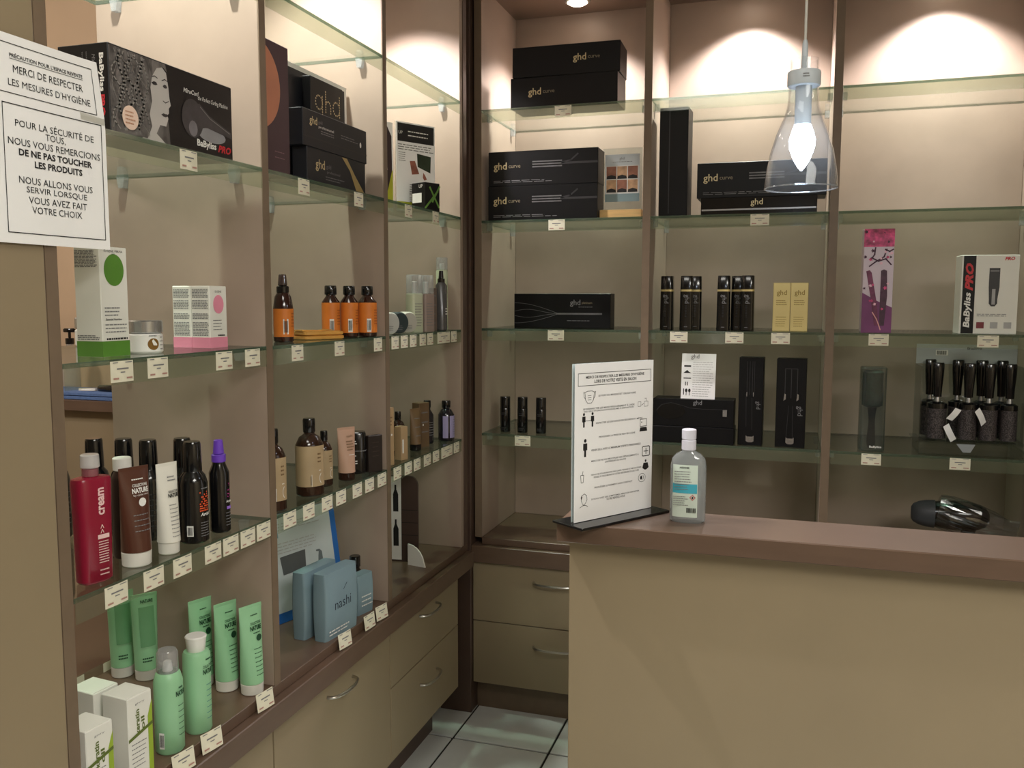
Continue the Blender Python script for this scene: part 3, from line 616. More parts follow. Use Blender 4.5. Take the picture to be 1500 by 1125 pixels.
G4 = M('leaf_green_print', (96, 140, 60), .5, noise=.3, scale=30)
for q, (a0, a1) in enumerate([((-.028, .010), (.02, .06)), ((-.01, .07), (.025, .015)), ((.0, .03), (.028, .075))]):
    MB().stroke([a0, a1], .006, -.0306-.0002*q, False).build('green_streak', G4, t)
# --- third shelf, near bay
t = carton('spray_box', 'tall white box with a green dot and green foot, near bay', 'box', -1.112, 1.203, ZC, 90, .062, .053, .182, CARDW)
MB().box(-.0312, .0312, -.0267, .0267, .0002, .026).build('green_foot', M('grass_green_print', (86, 136, 48), .45, noise=.05, scale=20), t)
MB().ell(.0, .144, .0225, .0265, -.0270, 30).build('green_dot', MATS['grass_green_print'], t)
txt(t, 'EUGENE PERMA', 0, .175, .042, y=-.027, mat=INK, height=.004); txt(t, 'paris', 0, .170, .008, y=-.027, mat=INK)
lines(t, -.024, .012, .082, 3, .006, .002, GREYINK, y=-.027); txt(t, 'Essentiel Nutrition', -.004, .062, .036, y=-.027, mat=INK, bold=.02, height=.0035); lines(t, -.024, .026, .054, 3, .006, .0018, GREYINK, y=-.027); lines(t, -.022, .026, .031, 1, .006, .003, INK, y=-.027, ragged=0)
lines(t, -.024, .024, .176, 12, .0024, .0014, GREYINK, y=-.0316, rot=LR); lines(t, -.024, .024, .036, 3, .003, .0016, GREYINK, y=-.0316, rot=LR)
def jar(label, x, y, z, r, h, rz, dot=True, g='silver lidded jars'):
    t = vessel('cream_jar', label, 'jar', x, y, z, rz, [('jar_body', C_(0, h*.60, r, b=.003), WHITEPL), ('lid', C_(h*.615, h, r*1.0), SILVER)], g)
    if dot:
        d = MB(); n = 20; rr = r*.36
        d.add([(r*math.sin(rr*math.cos(2*PI*i/n)/r), -r*math.cos(rr*math.cos(2*PI*i/n)/r)-.0006, h*.28+rr*math.sin(2*PI*i/n)) for i in range(n)], [tuple(range(n))])
        d.build('bronze_dot', M('bronze_print', (128, 92, 36), .4, .2, noise=.06, scale=30), t)
        lines(t, .014, .024, h*.5, 4, h*.12, .0015, GREYINK, bend=(r, r)); lines(t, -.008, .008, h*.55, 1, .004, .0015, GREYINK, bend=(r, r))
    return t
jar('white cream jar with silver lid and bronze dot', -1.110, 1.302, ZC, .029, .058, 66)
jar('half hidden jar with silver lid behind the green dot box', -1.375, 1.455, ZC, .031, .058, 60, False)
for k in range(2):
    t = carton('lotion_box', ['pink and white box with a round pink logo, front of two', 'pink and white box standing behind its twin, rear of two'][k], 'box', -1.111-.044*k, 1.486, ZC, 90, .054, .043, .122, CARDW, 'pink and white lotion boxes')
    MB().box(-.0272, .0272, -.0217, .0217, .0002, .021).build('pink_foot', M('pink_print', (226, 142, 166), .5, noise=.04, scale=20), t)
    if k == 0:
        MB().ell(0, .086, .0165, .0185, -.0220, 28).build('pink_dot', MATS['pink_print'], t); txt(t, 'EUGENE', 0, .111, .020, y=-.022, mat=INK); lines(t, -.018, .012, .055, 4, .006, .0014, GREYINK, y=-.022); lines(t, -.004, .018, .026, 1, .005, .003, INK, y=-.022, ragged=0)
    for z0, n in ((.116, 6), (.094, 6), (.068, 4), (.051, 4), (.038, 5)): lines(t, -.0185, .0185, z0, n, .0030, .0017, GREYINK, y=-.0276, rot=LR, ragged=.08)
# --- third shelf, middle bay: orange range
ORG = M('orange_label', (214, 122, 44), .45, noise=.08, scale=18); AMB = M('amber_bottle', (46, 20, 14), .15, noise=.1, scale=20, coat=.5)
CLRBR = CLEAR('smoky_cap', (150, 130, 130), .12, .7, .06, milky=.3, milk=(110, 96, 96))
t = vessel('spray_bottle', 'amber spray bottle with orange label, near the divider of the middle bay', 'bottle', -1.100, 1.735, ZC, 70, [('bottle_body', [(0, .020, .020), (.003, .0225, .0225), (.075, .0225, .0225), (.102, .0185, .0185), (.112, .012, .012)], AMB), ('collar', C_(.110, .126, .014), BLACKG), ('nozzle', C_(.126, .134, .010, .009), BLACKG), ('overcap', C_(.1265, .152, .0105, .0085), CLRBR)])
MB().loft([(.012, .0225, .0225), (.075, .0225, .0225)], 28, a0=-200, a1=20, off=.0004).build('front_label', ORG, t, smooth=True); barcode(t, -.010, .035, .012, .034, 0, (.0229, .0229)); lines(t, .004, .018, .065, 5, .007, .002, M('dark_orange_print', (150, 70, 24), .5, noise=.05, scale=20), bend=(.023, .023))
t = thing('wallet_pouch', 'flat tan folded pouch lying between the orange bottles', 'pouch', (-1.105, 1.895, ZC), 62, None)
TAN = M('tan_leather', (206, 150, 70), .5, noise=.1, scale=30)
MB().loft([(0, .052, .032, 7), (.002, .056, .036, 7), (.008, .056, .036, 7), (.010, .05, .031, 7)], 36).build('lower_layer', TAN, t, smooth=True)
MB().loft([(.010, .05, .031, 7), (.012, .055, .035, 7), (.018, .055, .035, 7), (.020, .048, .030, 7)], 36).build('upper_layer', TAN, t, smooth=True)
MB().prism([(-.056, .020), (.01, .020), (.03, .0235), (.01, .0215), (-.056, .0235)], -.02, .018).build('flap', TAN, t)
for k, (x, y, r, lb) in enumerate([(-1.120, 1.985, .0225, 'leftmost of three orange bottles with black caps'), (-1.090, 2.026, .0225, 'middle one of three orange bottles with black caps'), (-1.060, 2.068, .0245, 'rightmost of three orange bottles with black caps')]):
    t = vessel('shampoo_bottle', lb, 'bottle', x, y, ZC, 66, [('bottle_body', [(0, r-.003, r-.003), (.003, r, r), (.09, r, r), (.104, .0125, .0125), (.110, .0115, .0115)], AMB), ('cap', [(.108, .0145, .0145), (.1095, .0155, .0155), (.129, .0150, .0150), (.131, .0135, .0135)], BLACKG)], 'orange label bottles')
    MB().loft([(.011, r, r), (.088, r, r)], 28, a0=-215, a1=35, off=.0004).build('front_label', ORG, t, smooth=True); barcode(t, -.013, .030, .011, .034, 0, (r+.0006, r+.0006)); lines(t, .002, .018, .07, 6, .007, .002, MATS['dark_orange_print'], bend=(r+.0005, r+.0005))
MB_ = MB().box(-.0006, .0006, -.02, .02, 0, .09); t = thing('info_card', 'thin white card standing against the divider behind the spray bottle', 'card', (-1.062, 1.600, ZC), 4); MB_.build('card_sheet', PAPER, t)
# --- third shelf, far bay
for k, (y, col, lb) in enumerate([(2.215, (206, 208, 200), 'pale round tub lying on its side, leftmost'), (2.275, (52, 66, 70), 'dark teal round tub lying on its side, middle'), (2.335, (214, 210, 198), 'cream round tub lying on its side, rightmost')]):
    t = thing('round_tub', lb, 'tub', (-1.075, y, ZC+.031), 62, 'round tubs on the far left bay')
    a = MB().loft(C_(-.018, .018, .0305, b=.003), 32).build('tub_body', M('tub_%d' % k, col, .4, noise=.04, scale=30), t, smooth=True); a.rotation_euler = (PI/2, 0, 0)
    c = MB().loft([(.018, .0275, .0275), (.0195, .0275, .0275)], 32).build('lid_disc', M('tub_lid_%d' % k, tuple(int(v*.85) for v in col), .35, noise=.04, scale=30), t, smooth=True); c.rotation_euler = (PI/2, 0, 0)
    lines(t, -.01, .01, -.008, 3, .005, .0018, GREYINK, y=-.0202)
PALE = M('sage_bottle', (190, 194, 170), .4, noise=.04, scale=20)
for k, (x, y, lb, mt) in enumerate([(-1.075, 2.400, 'sage bottle with a square clear cap, left of the pair', PALE), (-1.062, 2.455, 'mauve grey bottle with a square clear cap, right of the pair', M('mauve_bottle', (150, 132, 124), .4, noise=.05, scale=20))]):
    t = vessel('mist_bottle', lb, 'bottle', x, y, ZC, 62, [('bottle_body', [(0, .019, .019, 5), (.002, .0205, .0205, 5), (.112, .0205, .0205, 5), (.114, .018, .018, 5)], mt), ('pump', C_(.114, .15, .008), WHITEPL), ('clear_cap', [(.115, .0185, .0185, 5), (.116, .0195, .0195, 5), (.167, .0195, .0195, 5), (.169, .018, .018, 5)], CAPC)], 'clear capped bottles')
    lines(t, -.014, .014, .085, 9, .008, .002, GREYINK, y=-.0210)
t = carton('care_box', 'brown grey small box between the clear caps and the grey spray', 'box', -1.080, 2.525, ZC, 70, .038, .030, .132, M('taupe_carton', (112, 98, 88), .5, noise=.06, scale=20)); lines(t, -.012, .014, .11, 4, .028, .004, GREYINK, y=-.0156)
t = vessel('spray_bottle', 'dark grey spray bottle with black pump in the far left bay', 'bottle', -1.052, 2.553, ZC, 66, [('bottle_body', [(0, .015, .015), (.003, .018, .018), (.140, .018, .018), (.150, .011, .011)], M('graphite_bottle', (96, 96, 98), .25, .4, noise=.05, scale=30)), ('pump', C_(.149, .162, .0115), BLACKG), ('nozzle', C_(.162, .186, .008, .0065), BLACKG)]); lines(t, .0, .014, .07, 3, .008, .004, WHITEP, bend=(.0183, .0183))
vessel('aerosol_can', 'tall pale green can with a clear cap beside the corner post', 'can', -1.080, 2.628, ZC, 66, [('can_body', [(0, .017, .017), (.003, .019, .019), (.185, .019, .019), (.192, .0165, .0165)], M('pale_green_can', (196, 204, 176), .35, .2, noise=.04, scale=20)), ('nozzle', C_(.192, .212, .008), WHITEPL), ('clear_cap', C_(.190, .230, .0185), CAPC)])
# --- lowest shelf, near bay
t = thing('shampoo_bottle', 'dark red flat bottle reading cream with a clear cap', 'bottle', (-1.066, 1.112, ZD), 78)
RED = M('crimson_bottle', (138, 24, 50), .25, noise=.05, scale=10)
MB().loft([(0, .024, .014), (.004, .0275, .017), (.10, .029, .0185), (.165, .0305, .0195), (.170, .029, .018), (.1725, .014, .012)], 36, 3.2).build('bottle_body', RED, t, smooth=True)
MB().loft(C_(.172, .186, .0125), 24).build('neck_ring', CLEAR('pink_clear', (214, 150, 160), .1, .6, .06, milky=.4, milk=(200, 130, 140)), t, smooth=True)
MB().loft(C_(.186, .208, .0145, .014), 28).build('flip_cap', CLEAR('frosted_cap', (236, 228, 228), .1, .6, .1, milky=.5), t, smooth=True)
txt(t, 'cream', .004, .133, .044, y=-.0196, mat=M('pale_pink_print', (232, 196, 196), .5, noise=.03, scale=20), bold=.03, vert=PI/2, height=.011); txt(t, '>>', .004, .088, .014, y=-.0192, mat=MATS['pale_pink_print'], vert=PI/2)
MB().rect(-.004, .016, .072, .079, -.0190).build('pale_band', MATS['pale_pink_print'], t); lines(t, -.003, .015, .068, 9, .0042, .0016, MATS['pale_pink_print'], y=-.0188, ragged=.1); lines(t, -.002, .014, .022, 2, .007, .002, MATS['pale_pink_print'], y=-.0185)
def tube(name, label, x, y, z, rz, r, h, mat, capmat, caph, group=None, top_w=None, capr=None, prints=None):
    """squeeze tube standing on its cap: round at the cap, a flat crimp at the top"""
    tw = top_w or r*1.12; t = thing(name, label, 'tube', (x, y, z), rz, group); cr = capr or r
    MB().loft(C_(0, caph, cr*.97, cr, b=.002), 30).build('cap', capmat, t, smooth=True)
    secs = []
    for i in range(9):
        q = i/8; secs.append((caph+(h-.006-caph)*q, r+(tw-r)*q, r*(1-q)**.8+.0012))
    secs += [(h-.006, tw, .0012), (h, tw, .0012)]
    MB().loft(secs, 32).build('tube_body', mat, t, smooth=True)
    def ysurf(zz): q = max(0, min(1, (zz-caph)/(h-.006-caph))); return -(r*(1-q)**.8+.0012)-.0009
    return t, ysurf
def on_tube(parent, s_, x, z, wd, ys, r, mat, bold=0, height=None):
    def wp(px, pz):
        yy = ys(pz); return Vector((px, yy*math.sqrt(max(0, 1-(px/(r*1.05))**2))-.0005, pz))
    txt(parent, s_, x, z, wd, mat=mat, warp=wp, bold=bold, height=height)
def lines_tube(parent, x0, x1, zt, n, dz, th, mat, ys, r):
    b = MB()
    for i in range(n):
        z = zt-i*dz; xe = x1-random.random()*.25*(x1-x0); k = 6
        for j in range(k):
            a0, a1 = x0+(xe-x0)*j/k, x0+(xe-x0)*(j+.8)/k
            P = lambda px, pz: (px, ys(pz)*math.sqrt(max(0, 1-(px/(r*1.05))**2))-.0005, pz)
            b.add([P(a0, z-th), P(a1, z-th), P(a1, z), P(a0, z)], [(0, 1, 2, 3)])
    b.build('small_print', mat, parent)
MILK = M('milky_cap', (222, 220, 212), .35, noise=.02, scale=20)
t, ys = tube('mask_tube', 'chocolate brown squeeze tube with milky cap beside the red bottle', -1.066, 1.208, ZD, 72, .0245, .170, M('brown_tube', (84, 50, 38), .28, noise=.06, scale=12), MILK, .026)
on_tube(t, 'COLLECTIONS', .006, .139, .028, ys, .0255, WHITEP, .02, .005); on_tube(t, 'NATURE', .006, .130, .031, ys, .0255, WHITEP, .04, .009); on_tube(t, 'by cycle vital', .006, .122, .028, ys, .0255, WHITEP, 0, .004); lines_tube(t, -.008, .018, .150, 1, .004, .002, WHITEP, ys, .0255); lines_tube(t, -.012, .018, .09, 4, .009, .0015, GREYINK, ys, .0255)
b = MB(); n = 20; b.add([(.006+.0065*math.cos(2*PI*i/n), ys(.110)*.97-.0012, .110+.0075*math.sin(2*PI*i/n)) for i in range(n)], [tuple(range(n))]); b.build('round_seal', WHITEP, t)
vessel('lotion_bottle', 'dark bottle with a white cap hidden behind the brown tube', 'bottle', -1.118, 1.240, ZD, 70, [('bottle_body', [(0, .018, .018), (.003, .020, .020), (.14, .020, .020), (.155, .014, .014)], M('deep_brown_bottle', (50, 34, 30), .3, noise=.05, scale=12)), ('cap', C_(.155, .178, .0155), WHITEPL)])
t, ys = tube('mask_tube', 'white squeeze tube with flared cap beside the brown tube', -1.060, 1.283, ZD, 76, .0195, .164, M('white_tube', (226, 224, 214), .4, noise=.02, scale=12), MILK, .022, capr=.0185)
on_tube(t, 'COLLECTIONS', .006, .113, .022, ys, .02, INK, .02, .004); on_tube(t, 'NATURE', .006, .106, .024, ys, .02, INK, .04, .0075); lines_tube(t, -.004, .014, .140, 2, .006, .002, GREYINK, ys, .02); lines_tube(t, -.006, .014, .09, 9, .007, .0014, GREYINK, ys, .02)
def black_can(label, x, y, rz=70, dots=None, h=.19, r=.0262, g='black styling cans'):
    k = h/.19
    t = vessel('styling_can', label, 'can', x, y, ZD, rz, [('can_body', [(0, r-.003, r-.003), (.003, r, r), (.112*k, r, r), (.126*k, r*.86, r*.86), (.133*k, r*.64, r*.64), (.136*k, r*.62, r*.62)], BLACKG), ('cap', [(.134*k, r*.63, r*.63), (.136*k, r*.65, r*.65), (.186*k, r*.60, r*.60), (.19*k, r*.54, r*.54)], BLACKG)], g)
    bd = (r+.0005, r+.0005)
    if dots:
        b = MB()
        for i in range(7):
            for j in range(9):
                if random.random() < .35+.07*(8-j)*.9:
                    x0 = -.004+i*.0031; z0 = .062+j*.0043; s_ = .0013
                    b.add([(bd[0]*math.sin(q/bd[0]), -bd[1]*math.cos(q/bd[0])-.0006, zz) for q, zz in ((x0-s_, z0-s_), (x0+s_, z0-s_), (x0+s_, z0+s_), (x0-s_, z0+s_))], [(0, 1, 2, 3)])
        b.build('dot_pattern', dots, t)
        txt(t, "Artist", .007, .055, .022, mat=WHITEP, bend=bd, bold=.02, shear=.2); lines(t, -.004, .018, .040, 6, .005, .0014, GREYINK, bend=bd); lines(t, -.002, .018, .105, 1, .005, .002, GREYINK, bend=bd)
        barcode(t, -.024, .025, .012, .02, 0, bd)
    else: lines(t, -.02, .02, .09, 7, .01, .0014, M('faint_print', (70, 70, 72), .5, noise=.05, scale=30), bend=bd)
    return t
for x, y, lb in [(-1.268, 1.335, 'black can standing behind the red bottle'), (-1.212, 1.350, 'black can standing behind the brown tube'), (-1.158, 1.353, 'black can in the back row left of the white tube'), (-1.112, 1.392, 'black can right behind the white tube'), (-1.332, 1.302, 'black can at the open rear edge, mostly hidden by the near panel')]: black_can(lb, x, y)
black_can('front black can with an orange dot pattern', -1.066, 1.362, 72, M('orange_dots', (222, 84, 40), .5, noise=.1, scale=40))
t = vessel('spray_bottle', 'black bottle with a bright purple spray cap', 'bottle', -1.064, 1.438, ZD, 74, [('bottle_body', [(0, .017, .017), (.003, .0195, .0195), (.118, .0195, .0195), (.134, .013, .013), (.140, .012, .012)], BLACKG), ('collar', C_(.138, .154, .0135), M('purple_plastic', (108, 66, 190), .35, noise=.04, scale=20)), ('nozzle', C_(.154, .182, .0105, .0085), MATS['purple_plastic'])])
bd = (.02, .02); txt(t, 'Artist', .007, .062, .016, mat=WHITEP, bend=bd, bold=.02); MB().loft([(.046, .0195, .0195), (.052, .0195, .0195)], 8, a0=-88, a1=-45, off=.0006).build('purple_band', M('lilac_print', (150, 110, 210), .5, noise=.05, scale=20), t, smooth=True)
b = MB()
for i in range(16):
    x0, z0 = .001+random.random()*.012, .068+random.random()*.03; b.add([(bd[0]*math.sin(q/bd[0]), -bd[1]*math.cos(q/bd[0])-.0006, zz) for q, zz in ((x0-.001, z0-.001), (x0+.001, z0-.001), (x0+.001, z0+.001), (x0-.001, z0+.001))], [(0, 1, 2, 3)])
b.build('dot_pattern', M('magenta_dots', (150, 40, 110), .5, noise=.05, scale=20), t); lines(t, -.002, .015, .04, 5, .006, .0014, GREYINK, bend=bd)
# --- lowest shelf, middle bay
KRAFT = M('kraft_label', (172, 150, 116), .5, noise=.08, scale=18); AMB2 = M('dark_amber', (44, 24, 16), .14, noise=.1, scale=14, coat=.5)
def tan_bottle(label, x, y, r, h, rz, ncap=None):
    c = ncap or r*.42
    t = vessel('tan_bottle', label, 'bottle', x, y, ZD, rz, [('bottle_body', [(0, r-.003, (r-.003)*.9), (.003, r, r*.9), (h*.66, r, r*.9), (h*.76, r*.72, r*.68), (h*.80, c*.9, c*.9), (h*.84, c*.9, c*.9)], AMB2, {'e': 2.4}), ('cap', [(h*.82, c, c), (h*.83, c*1.08, c*1.08), (h*.98, c*1.08, c*1.08), (h, c*.98, c*.98)], BLACKG)], 'tan label bottles')
    MB().loft([(h*.13, r, r*.9), (h*.655, r, r*.9)], 32, 2.4, -220, 40, off=.0005).build('front_label', KRAFT, t, smooth=True)
    bd = (r+.0007, r*.9+.0009)
    pm = M('dark_kraft_print', (112, 86, 56), .5, noise=.05, scale=20)
    lines(t, r*.1, r*.95, h*.56, 3, h*.05, h*.02, pm, bend=bd); lines(t, r*.2, r*.8, h*.34, 1, .01, h*.010, WHITEP, bend=bd, ragged=0)
    b = MB(); n = 22
    for i in range(n):
        a0, a1 = 2*PI*i/n, 2*PI*(i+1)/n; q = []
        for aa, k in ((a0, 1), (a1, 1), (a1, .86), (a0, .86)):
            px, pz = r*.55+r*.30*k*math.cos(aa), h*.23+h*.075*k*math.sin(aa); q.append((bd[0]*math.sin(px/bd[0]), -bd[1]*math.cos(px/bd[0])-.0006, pz))
        b.add(q, [(0, 1, 2, 3)])
    b.build('oval_mark', WHITEP, t)
    if r > .025: barcode(t, -r*.55, h*.21, .012, .028, 0, bd)
    return t
tan_bottle('tan bottle with black cap half hidden by the near divider', -1.062, 1.622, .0265, .178, 66)
tan_bottle('tan bottle behind, only its black cap showing by the divider', -1.150, 1.640, .0265, .178, 66)
tan_bottle('largest tan bottle with black cap, middle of the left unit', -1.068, 1.782, .0315, .180, 62)
tan_bottle('small tan bottle beside the largest one', -1.086, 1.880, .0195, .136, 62)
t, ys = tube('hand_cream_tube', 'pink squeeze tube with dark cap', -1.070, 1.962, ZD, 60, .0215, .134, M('pink_tube', (188, 152, 130), .45, noise=.05, scale=14), AMB2, .02, top_w=.0255)
on_tube(t, 'nashi', .006, .112, .018, ys, .025, MATS['dark_kraft_print'], 0, .006); lines_tube(t, -.006, .016, .100, 4, .007, .0025, MATS['dark_kraft_print'], ys, .025); lines_tube(t, -.002, .018, .066, 1, .007, .0016, WHITEP, ys, .025)
t = thing('oval_tin', 'glossy black oval box with white marks before the middle divider', 'box', (-1.090, 2.048, ZD), 25)
MB().loft([(0, .026, .020), (.002, .028, .022), (.104, .028, .022), (.110, .025, .019)], 32, 3).build('tin_body', BLACKG, t, smooth=True)
MB().loft([(.060, .0282, .0222), (.062, .0282, .0222)], 32, 3).build('seam_line', GREYINK, t, smooth=True); lines(t, -.008, .006, .088, 2, .006, .003, WHITEP, y=-.0226); lines(t, -.008, .006, .05, 1, .006, .003, WHITEP, y=-.0226); lines(t, -.008, .008, .036, 2, .006, .003, WHITEP, y=-.0226)
t = carton('flat_box', 'dark brown black flat box leaning beside the black oval box', 'box', -1.051, 2.078, ZD, 62, .045, .014, .098, M('espresso_carton', (40, 32, 28), .45, noise=.1, scale=20)); lines(t, -.01, .012, .08, 4, .012, .002, M('espresso_print', (70, 58, 50), .5, noise=.05, scale=20), y=-.0076)
# --- lowest shelf, far bay
t = carton('tall_box', 'tall narrow beige box at the left of the far left bay', 'box', -1.060, 2.172, ZD, 74, .030, .030, .160, M('beige_carton', (172, 144, 108), .5, noise=.05, scale=20)); lines(t, -.008, .008, .135, 3, .010, .004, MATS['dark_kraft_print'], y=-.0156); MB().ell(.004, .085, .003, .003, -.0156, 12).build('pale_mark', WHITEP, t)
t = tan_bottle('brown bottle with black cap behind the short beige box', -1.095, 2.320, .0205, .130, 62)
t = carton('short_box', 'short beige box with a white barcode strip', 'box', -1.058, 2.262, ZD, 70, .027, .027, .096, MATS['beige_carton']); MB().rect(-.009, -.004, .02, .06, -.0141).build('white_strip', WHITEP, t)
t, ys = tube('slim_tube', 'slim brown tube standing on a dark cap in the far left bay', -1.082, 2.415, ZD, 60, .0175, .128, M('umber_tube', (112, 88, 60), .45, noise=.06, scale=14), BLACKG, .02); lines_tube(t, -.008, .012, .10, 3, .026, .003, GREYINK, ys, .018)
t = carton('care_box', 'brown box with rounded look behind the slim tube', 'box', -1.095, 2.485, ZD, 66, .042, .034, .138, M('umber_carton', (104, 82, 58), .45, noise=.08, scale=20)); lines(t, -.012, .016, .11, 3, .03, .004, GREYINK, y=-.0176); MB().ell(-.006, .07, .0025, .0035, -.0176, 12).build('pale_mark', WHITEP, t)
t = vessel('dark_bottle', 'very dark bottle between the brown box and the lilac label', 'bottle', -1.100, 2.548, ZD, 60, [('bottle_body', [(0, .017, .017), (.003, .0195, .0195), (.092, .0195, .0195), (.108, .010, .010), (.116, .010, .010)], M('ink_bottle', (22, 20, 30), .14, noise=.1, scale=20, coat=.5)), ('cap', C_(.114, .138, .0115), BLACKG)]); lines(t, -.008, .012, .07, 6, .008, .002, GREYINK, bend=(.02, .02))
t = vessel('lilac_label_bottle', 'dark bottle with a lilac label at the right end of the lowest left shelf', 'bottle', -1.068, 2.628, ZD, 58, [('bottle_body', [(0, .024, .024), (.003, .0265, .0265), (.084, .0265, .0265), (.100, .017, .017), (.104, .0115, .0115), (.110, .0115, .0115)], MATS['ink_bottle']), ('cap', [(.106, .0135, .0135), (.108, .0145, .0145), (.127, .0145, .0145), (.130, .013, .013)], BLACKG)])
LIL = M('lilac_label', (158, 150, 190), .5, noise=.03, scale=20)
MB().loft([(.010, .0265, .0265), (.082, .0265, .0265)], 10, a0=-150, a1=-112, off=.0005).build('left_label', LIL, t, smooth=True); MB().loft([(.010, .0265, .0265), (.082, .0265, .0265)], 18, a0=-100, a1=0, off=.0005).build('right_label', LIL, t, smooth=True); lines(t, .008, .024, .07, 7, .008, .0016, GREYINK, bend=(.0272, .0272))
# --- base board, near bay: mint range
MINT = M('mint_plastic', (150, 202, 158), .38, noise=.04, scale=12); MINT2 = M('mint_back_print', (112, 164, 120), .45, noise=.06, scale=20); DGREEN = M('dark_green_ink', (24, 66, 42), .5, noise=.05, scale=30)
def mint_tube(label, x, y, rz, back):
    t, ys = tube('mint_tube', label, x, y, ZS, rz, .0235, .188, MINT, MILK, .024, 'mint green tubes', top_w=.0275)
    if back:
        b = MB(); k = 8
        for i in range(k):
            for j in range(6):
                P = lambda px, pz: (px, ys(pz)*math.sqrt(max(0, 1-(px/.0265)**2))-.0004, pz)
                x0, x1 = -.014+.032*i/k, -.014+.032*(i+1)/k; z0, z1 = .075+.085*j/6, .075+.085*(j+1)/6
                b.add([P(x0, z0), P(x1, z0), P(x1, z1), P(x0, z1)], [(0, 1, 2, 3)])
        b.build('text_block', MINT2, t); on_tube(t, 'NATURE', .004, .172, .026, ys, .0262, DGREEN, .03, .007); lines_tube(t, -.012, .012, .052, 2, .006, .003, DGREEN, ys, .0262)
    else:
        on_tube(t, 'COLLECTIONS', .006, .150, .026, ys, .0262, DGREEN, .02, .0055); on_tube(t, 'NATURE', .006, .140, .028, ys, .0262, DGREEN, .05, .010); lines_tube(t, -.002, .018, .131, 1, .007, .002, DGREEN, ys, .0262); lines_tube(t, -.004, .016, .168, 1, .007, .002, DGREEN, ys, .0262); lines_tube(t, -.004, .018, .098, 7, .009, .0014, DGREEN, ys, .0262)
        b = MB(); n = 20; b.add([(.010+.006*math.cos(2*PI*i/n), ys(.119)*.94-.0012, .119+.0075*math.sin(2*PI*i/n)) for i in range(n)], [tuple(range(n))]); b.build('round_seal', DGREEN, t)
mint_tube('mint green tube showing its text block, leftmost of five', -1.380, 1.508, 55, True); mint_tube('mint green tube showing its text block, second from the left', -1.320, 1.512, 55, True)
mint_tube('mint green tube behind the white capped green bottle', -1.183, 1.520, 70, False); mint_tube('mint green tube between two others by the divider', -1.120, 1.520, 70, False); mint_tube('rightmost mint green tube touching the divider', -1.060, 1.522, 70, False)
bd = (.0262, .0262)
t = vessel('spray_can', 'mint green spray can with a clear cap, front of the base board', 'can', -1.064, 1.272, ZS, 68, [('can_body', [(0, .0225, .0225), (.004, .0255, .0255), (.132, .0255, .0255), (.146, .0215, .0215), (.149, .019, .019)], MINT), ('nozzle', C_(.149, .168, .009, .007), WHITEPL), ('clear_cap', [(.149, .0185, .0185), (.151, .0192, .0192), (.184, .0185, .0185), (.189, .016, .016)], CAPC)])
txt(t, 'NATURE', .013, .112, .026, mat=DGREEN, bend=bd, bold=.04, height=.010); lines(t, .006, .02, .124, 1, .01, .003, DGREEN, bend=bd); lines(t, .004, .022, .09, 6, .011, .0014, DGREEN, bend=bd); barcode(t, -.028, .028, .010, .03, 0, bd)
t = vessel('shampoo_bottle', 'mint green bottle with a flared white cap, front of the base board', 'bottle', -1.064, 1.352, ZS, 68, [('bottle_body', [(0, .0225, .0225), (.004, .0245, .0245), (.150, .0245, .0245), (.156, .022, .022), (.157, .014, .014)], MINT, {'e': 2.3}), ('cap', [(.156, .0155, .0155), (.158, .0165, .0165), (.180, .0190, .0190), (.184, .0200, .0200), (.186, .0185, .0185)], WHITEPL)])
txt(t, 'COLLECTIONS', .011, .130, .026, mat=DGREEN, bend=bd, bold=.02, height=.0055); txt(t, 'NATURE', .011, .120, .026, mat=DGREEN, bend=bd, bold=.04, height=.010); lines(t, .004, .02, .145, 1, .01, .003, DGREEN, bend=bd); lines(t, .004, .022, .095, 7, .011, .0014, M('teal_print', (70, 130, 130), .5, noise=.05, scale=20), bend=bd)
LIME = M('lime_green_print', (150, 176, 52), .45, noise=.06, scale=20); OLIVE = M('olive_ink', (92, 108, 40), .5, noise=.05, scale=20)
for k, (x, y, lb, pr) in enumerate([(-1.072, 1.178, 'white box with lime stripe, right front of three by the near panel', True), (-1.072, 1.086, 'white box with lime stripe at the lower left edge', True), (-1.142, 1.178, 'white box behind, its blank top showing', False)]):
    t = carton('serum_box', lb, 'box', x, y, ZS, 84, .052, .058, .150 if k != 1 else .138, CARDW, 'white and lime boxes')
    hh = .150 if k != 1 else .138
    MB().prism([(-.026, hh), (.026, hh), (.024, hh+.0015), (-.024, hh+.0015)], -.027, .029).build('lid_flap', CARDW, t)
    if pr:
        MB().poly([(.016, .002), (.0258, .002), (.0258, hh-.018), (.021, hh-.03), (.016, hh-.045)], -.0294).build('lime_stripe', LIME, t)
        MB().poly([(-.026, .074), (.026, .088), (.026, .094), (-.026, .080)], -.0298).build('cross_band', OLIVE, t)
        txt(t, 'keratin', -.006, hh-.046, .044, y=-.0294, mat=OLIVE, bold=.03, vert=PI/2, height=.009); txt(t, 'oil', .005, hh-.052, .024, y=-.0294, mat=OLIVE, bold=.03, vert=PI/2, height=.008); txt(t, 'givry', 0, hh-.014, .020, y=-.0294, mat=GREYINK, height=.004); lines(t, -.02, .012, .068, 6, .008, .0016, GREYINK, y=-.0294)
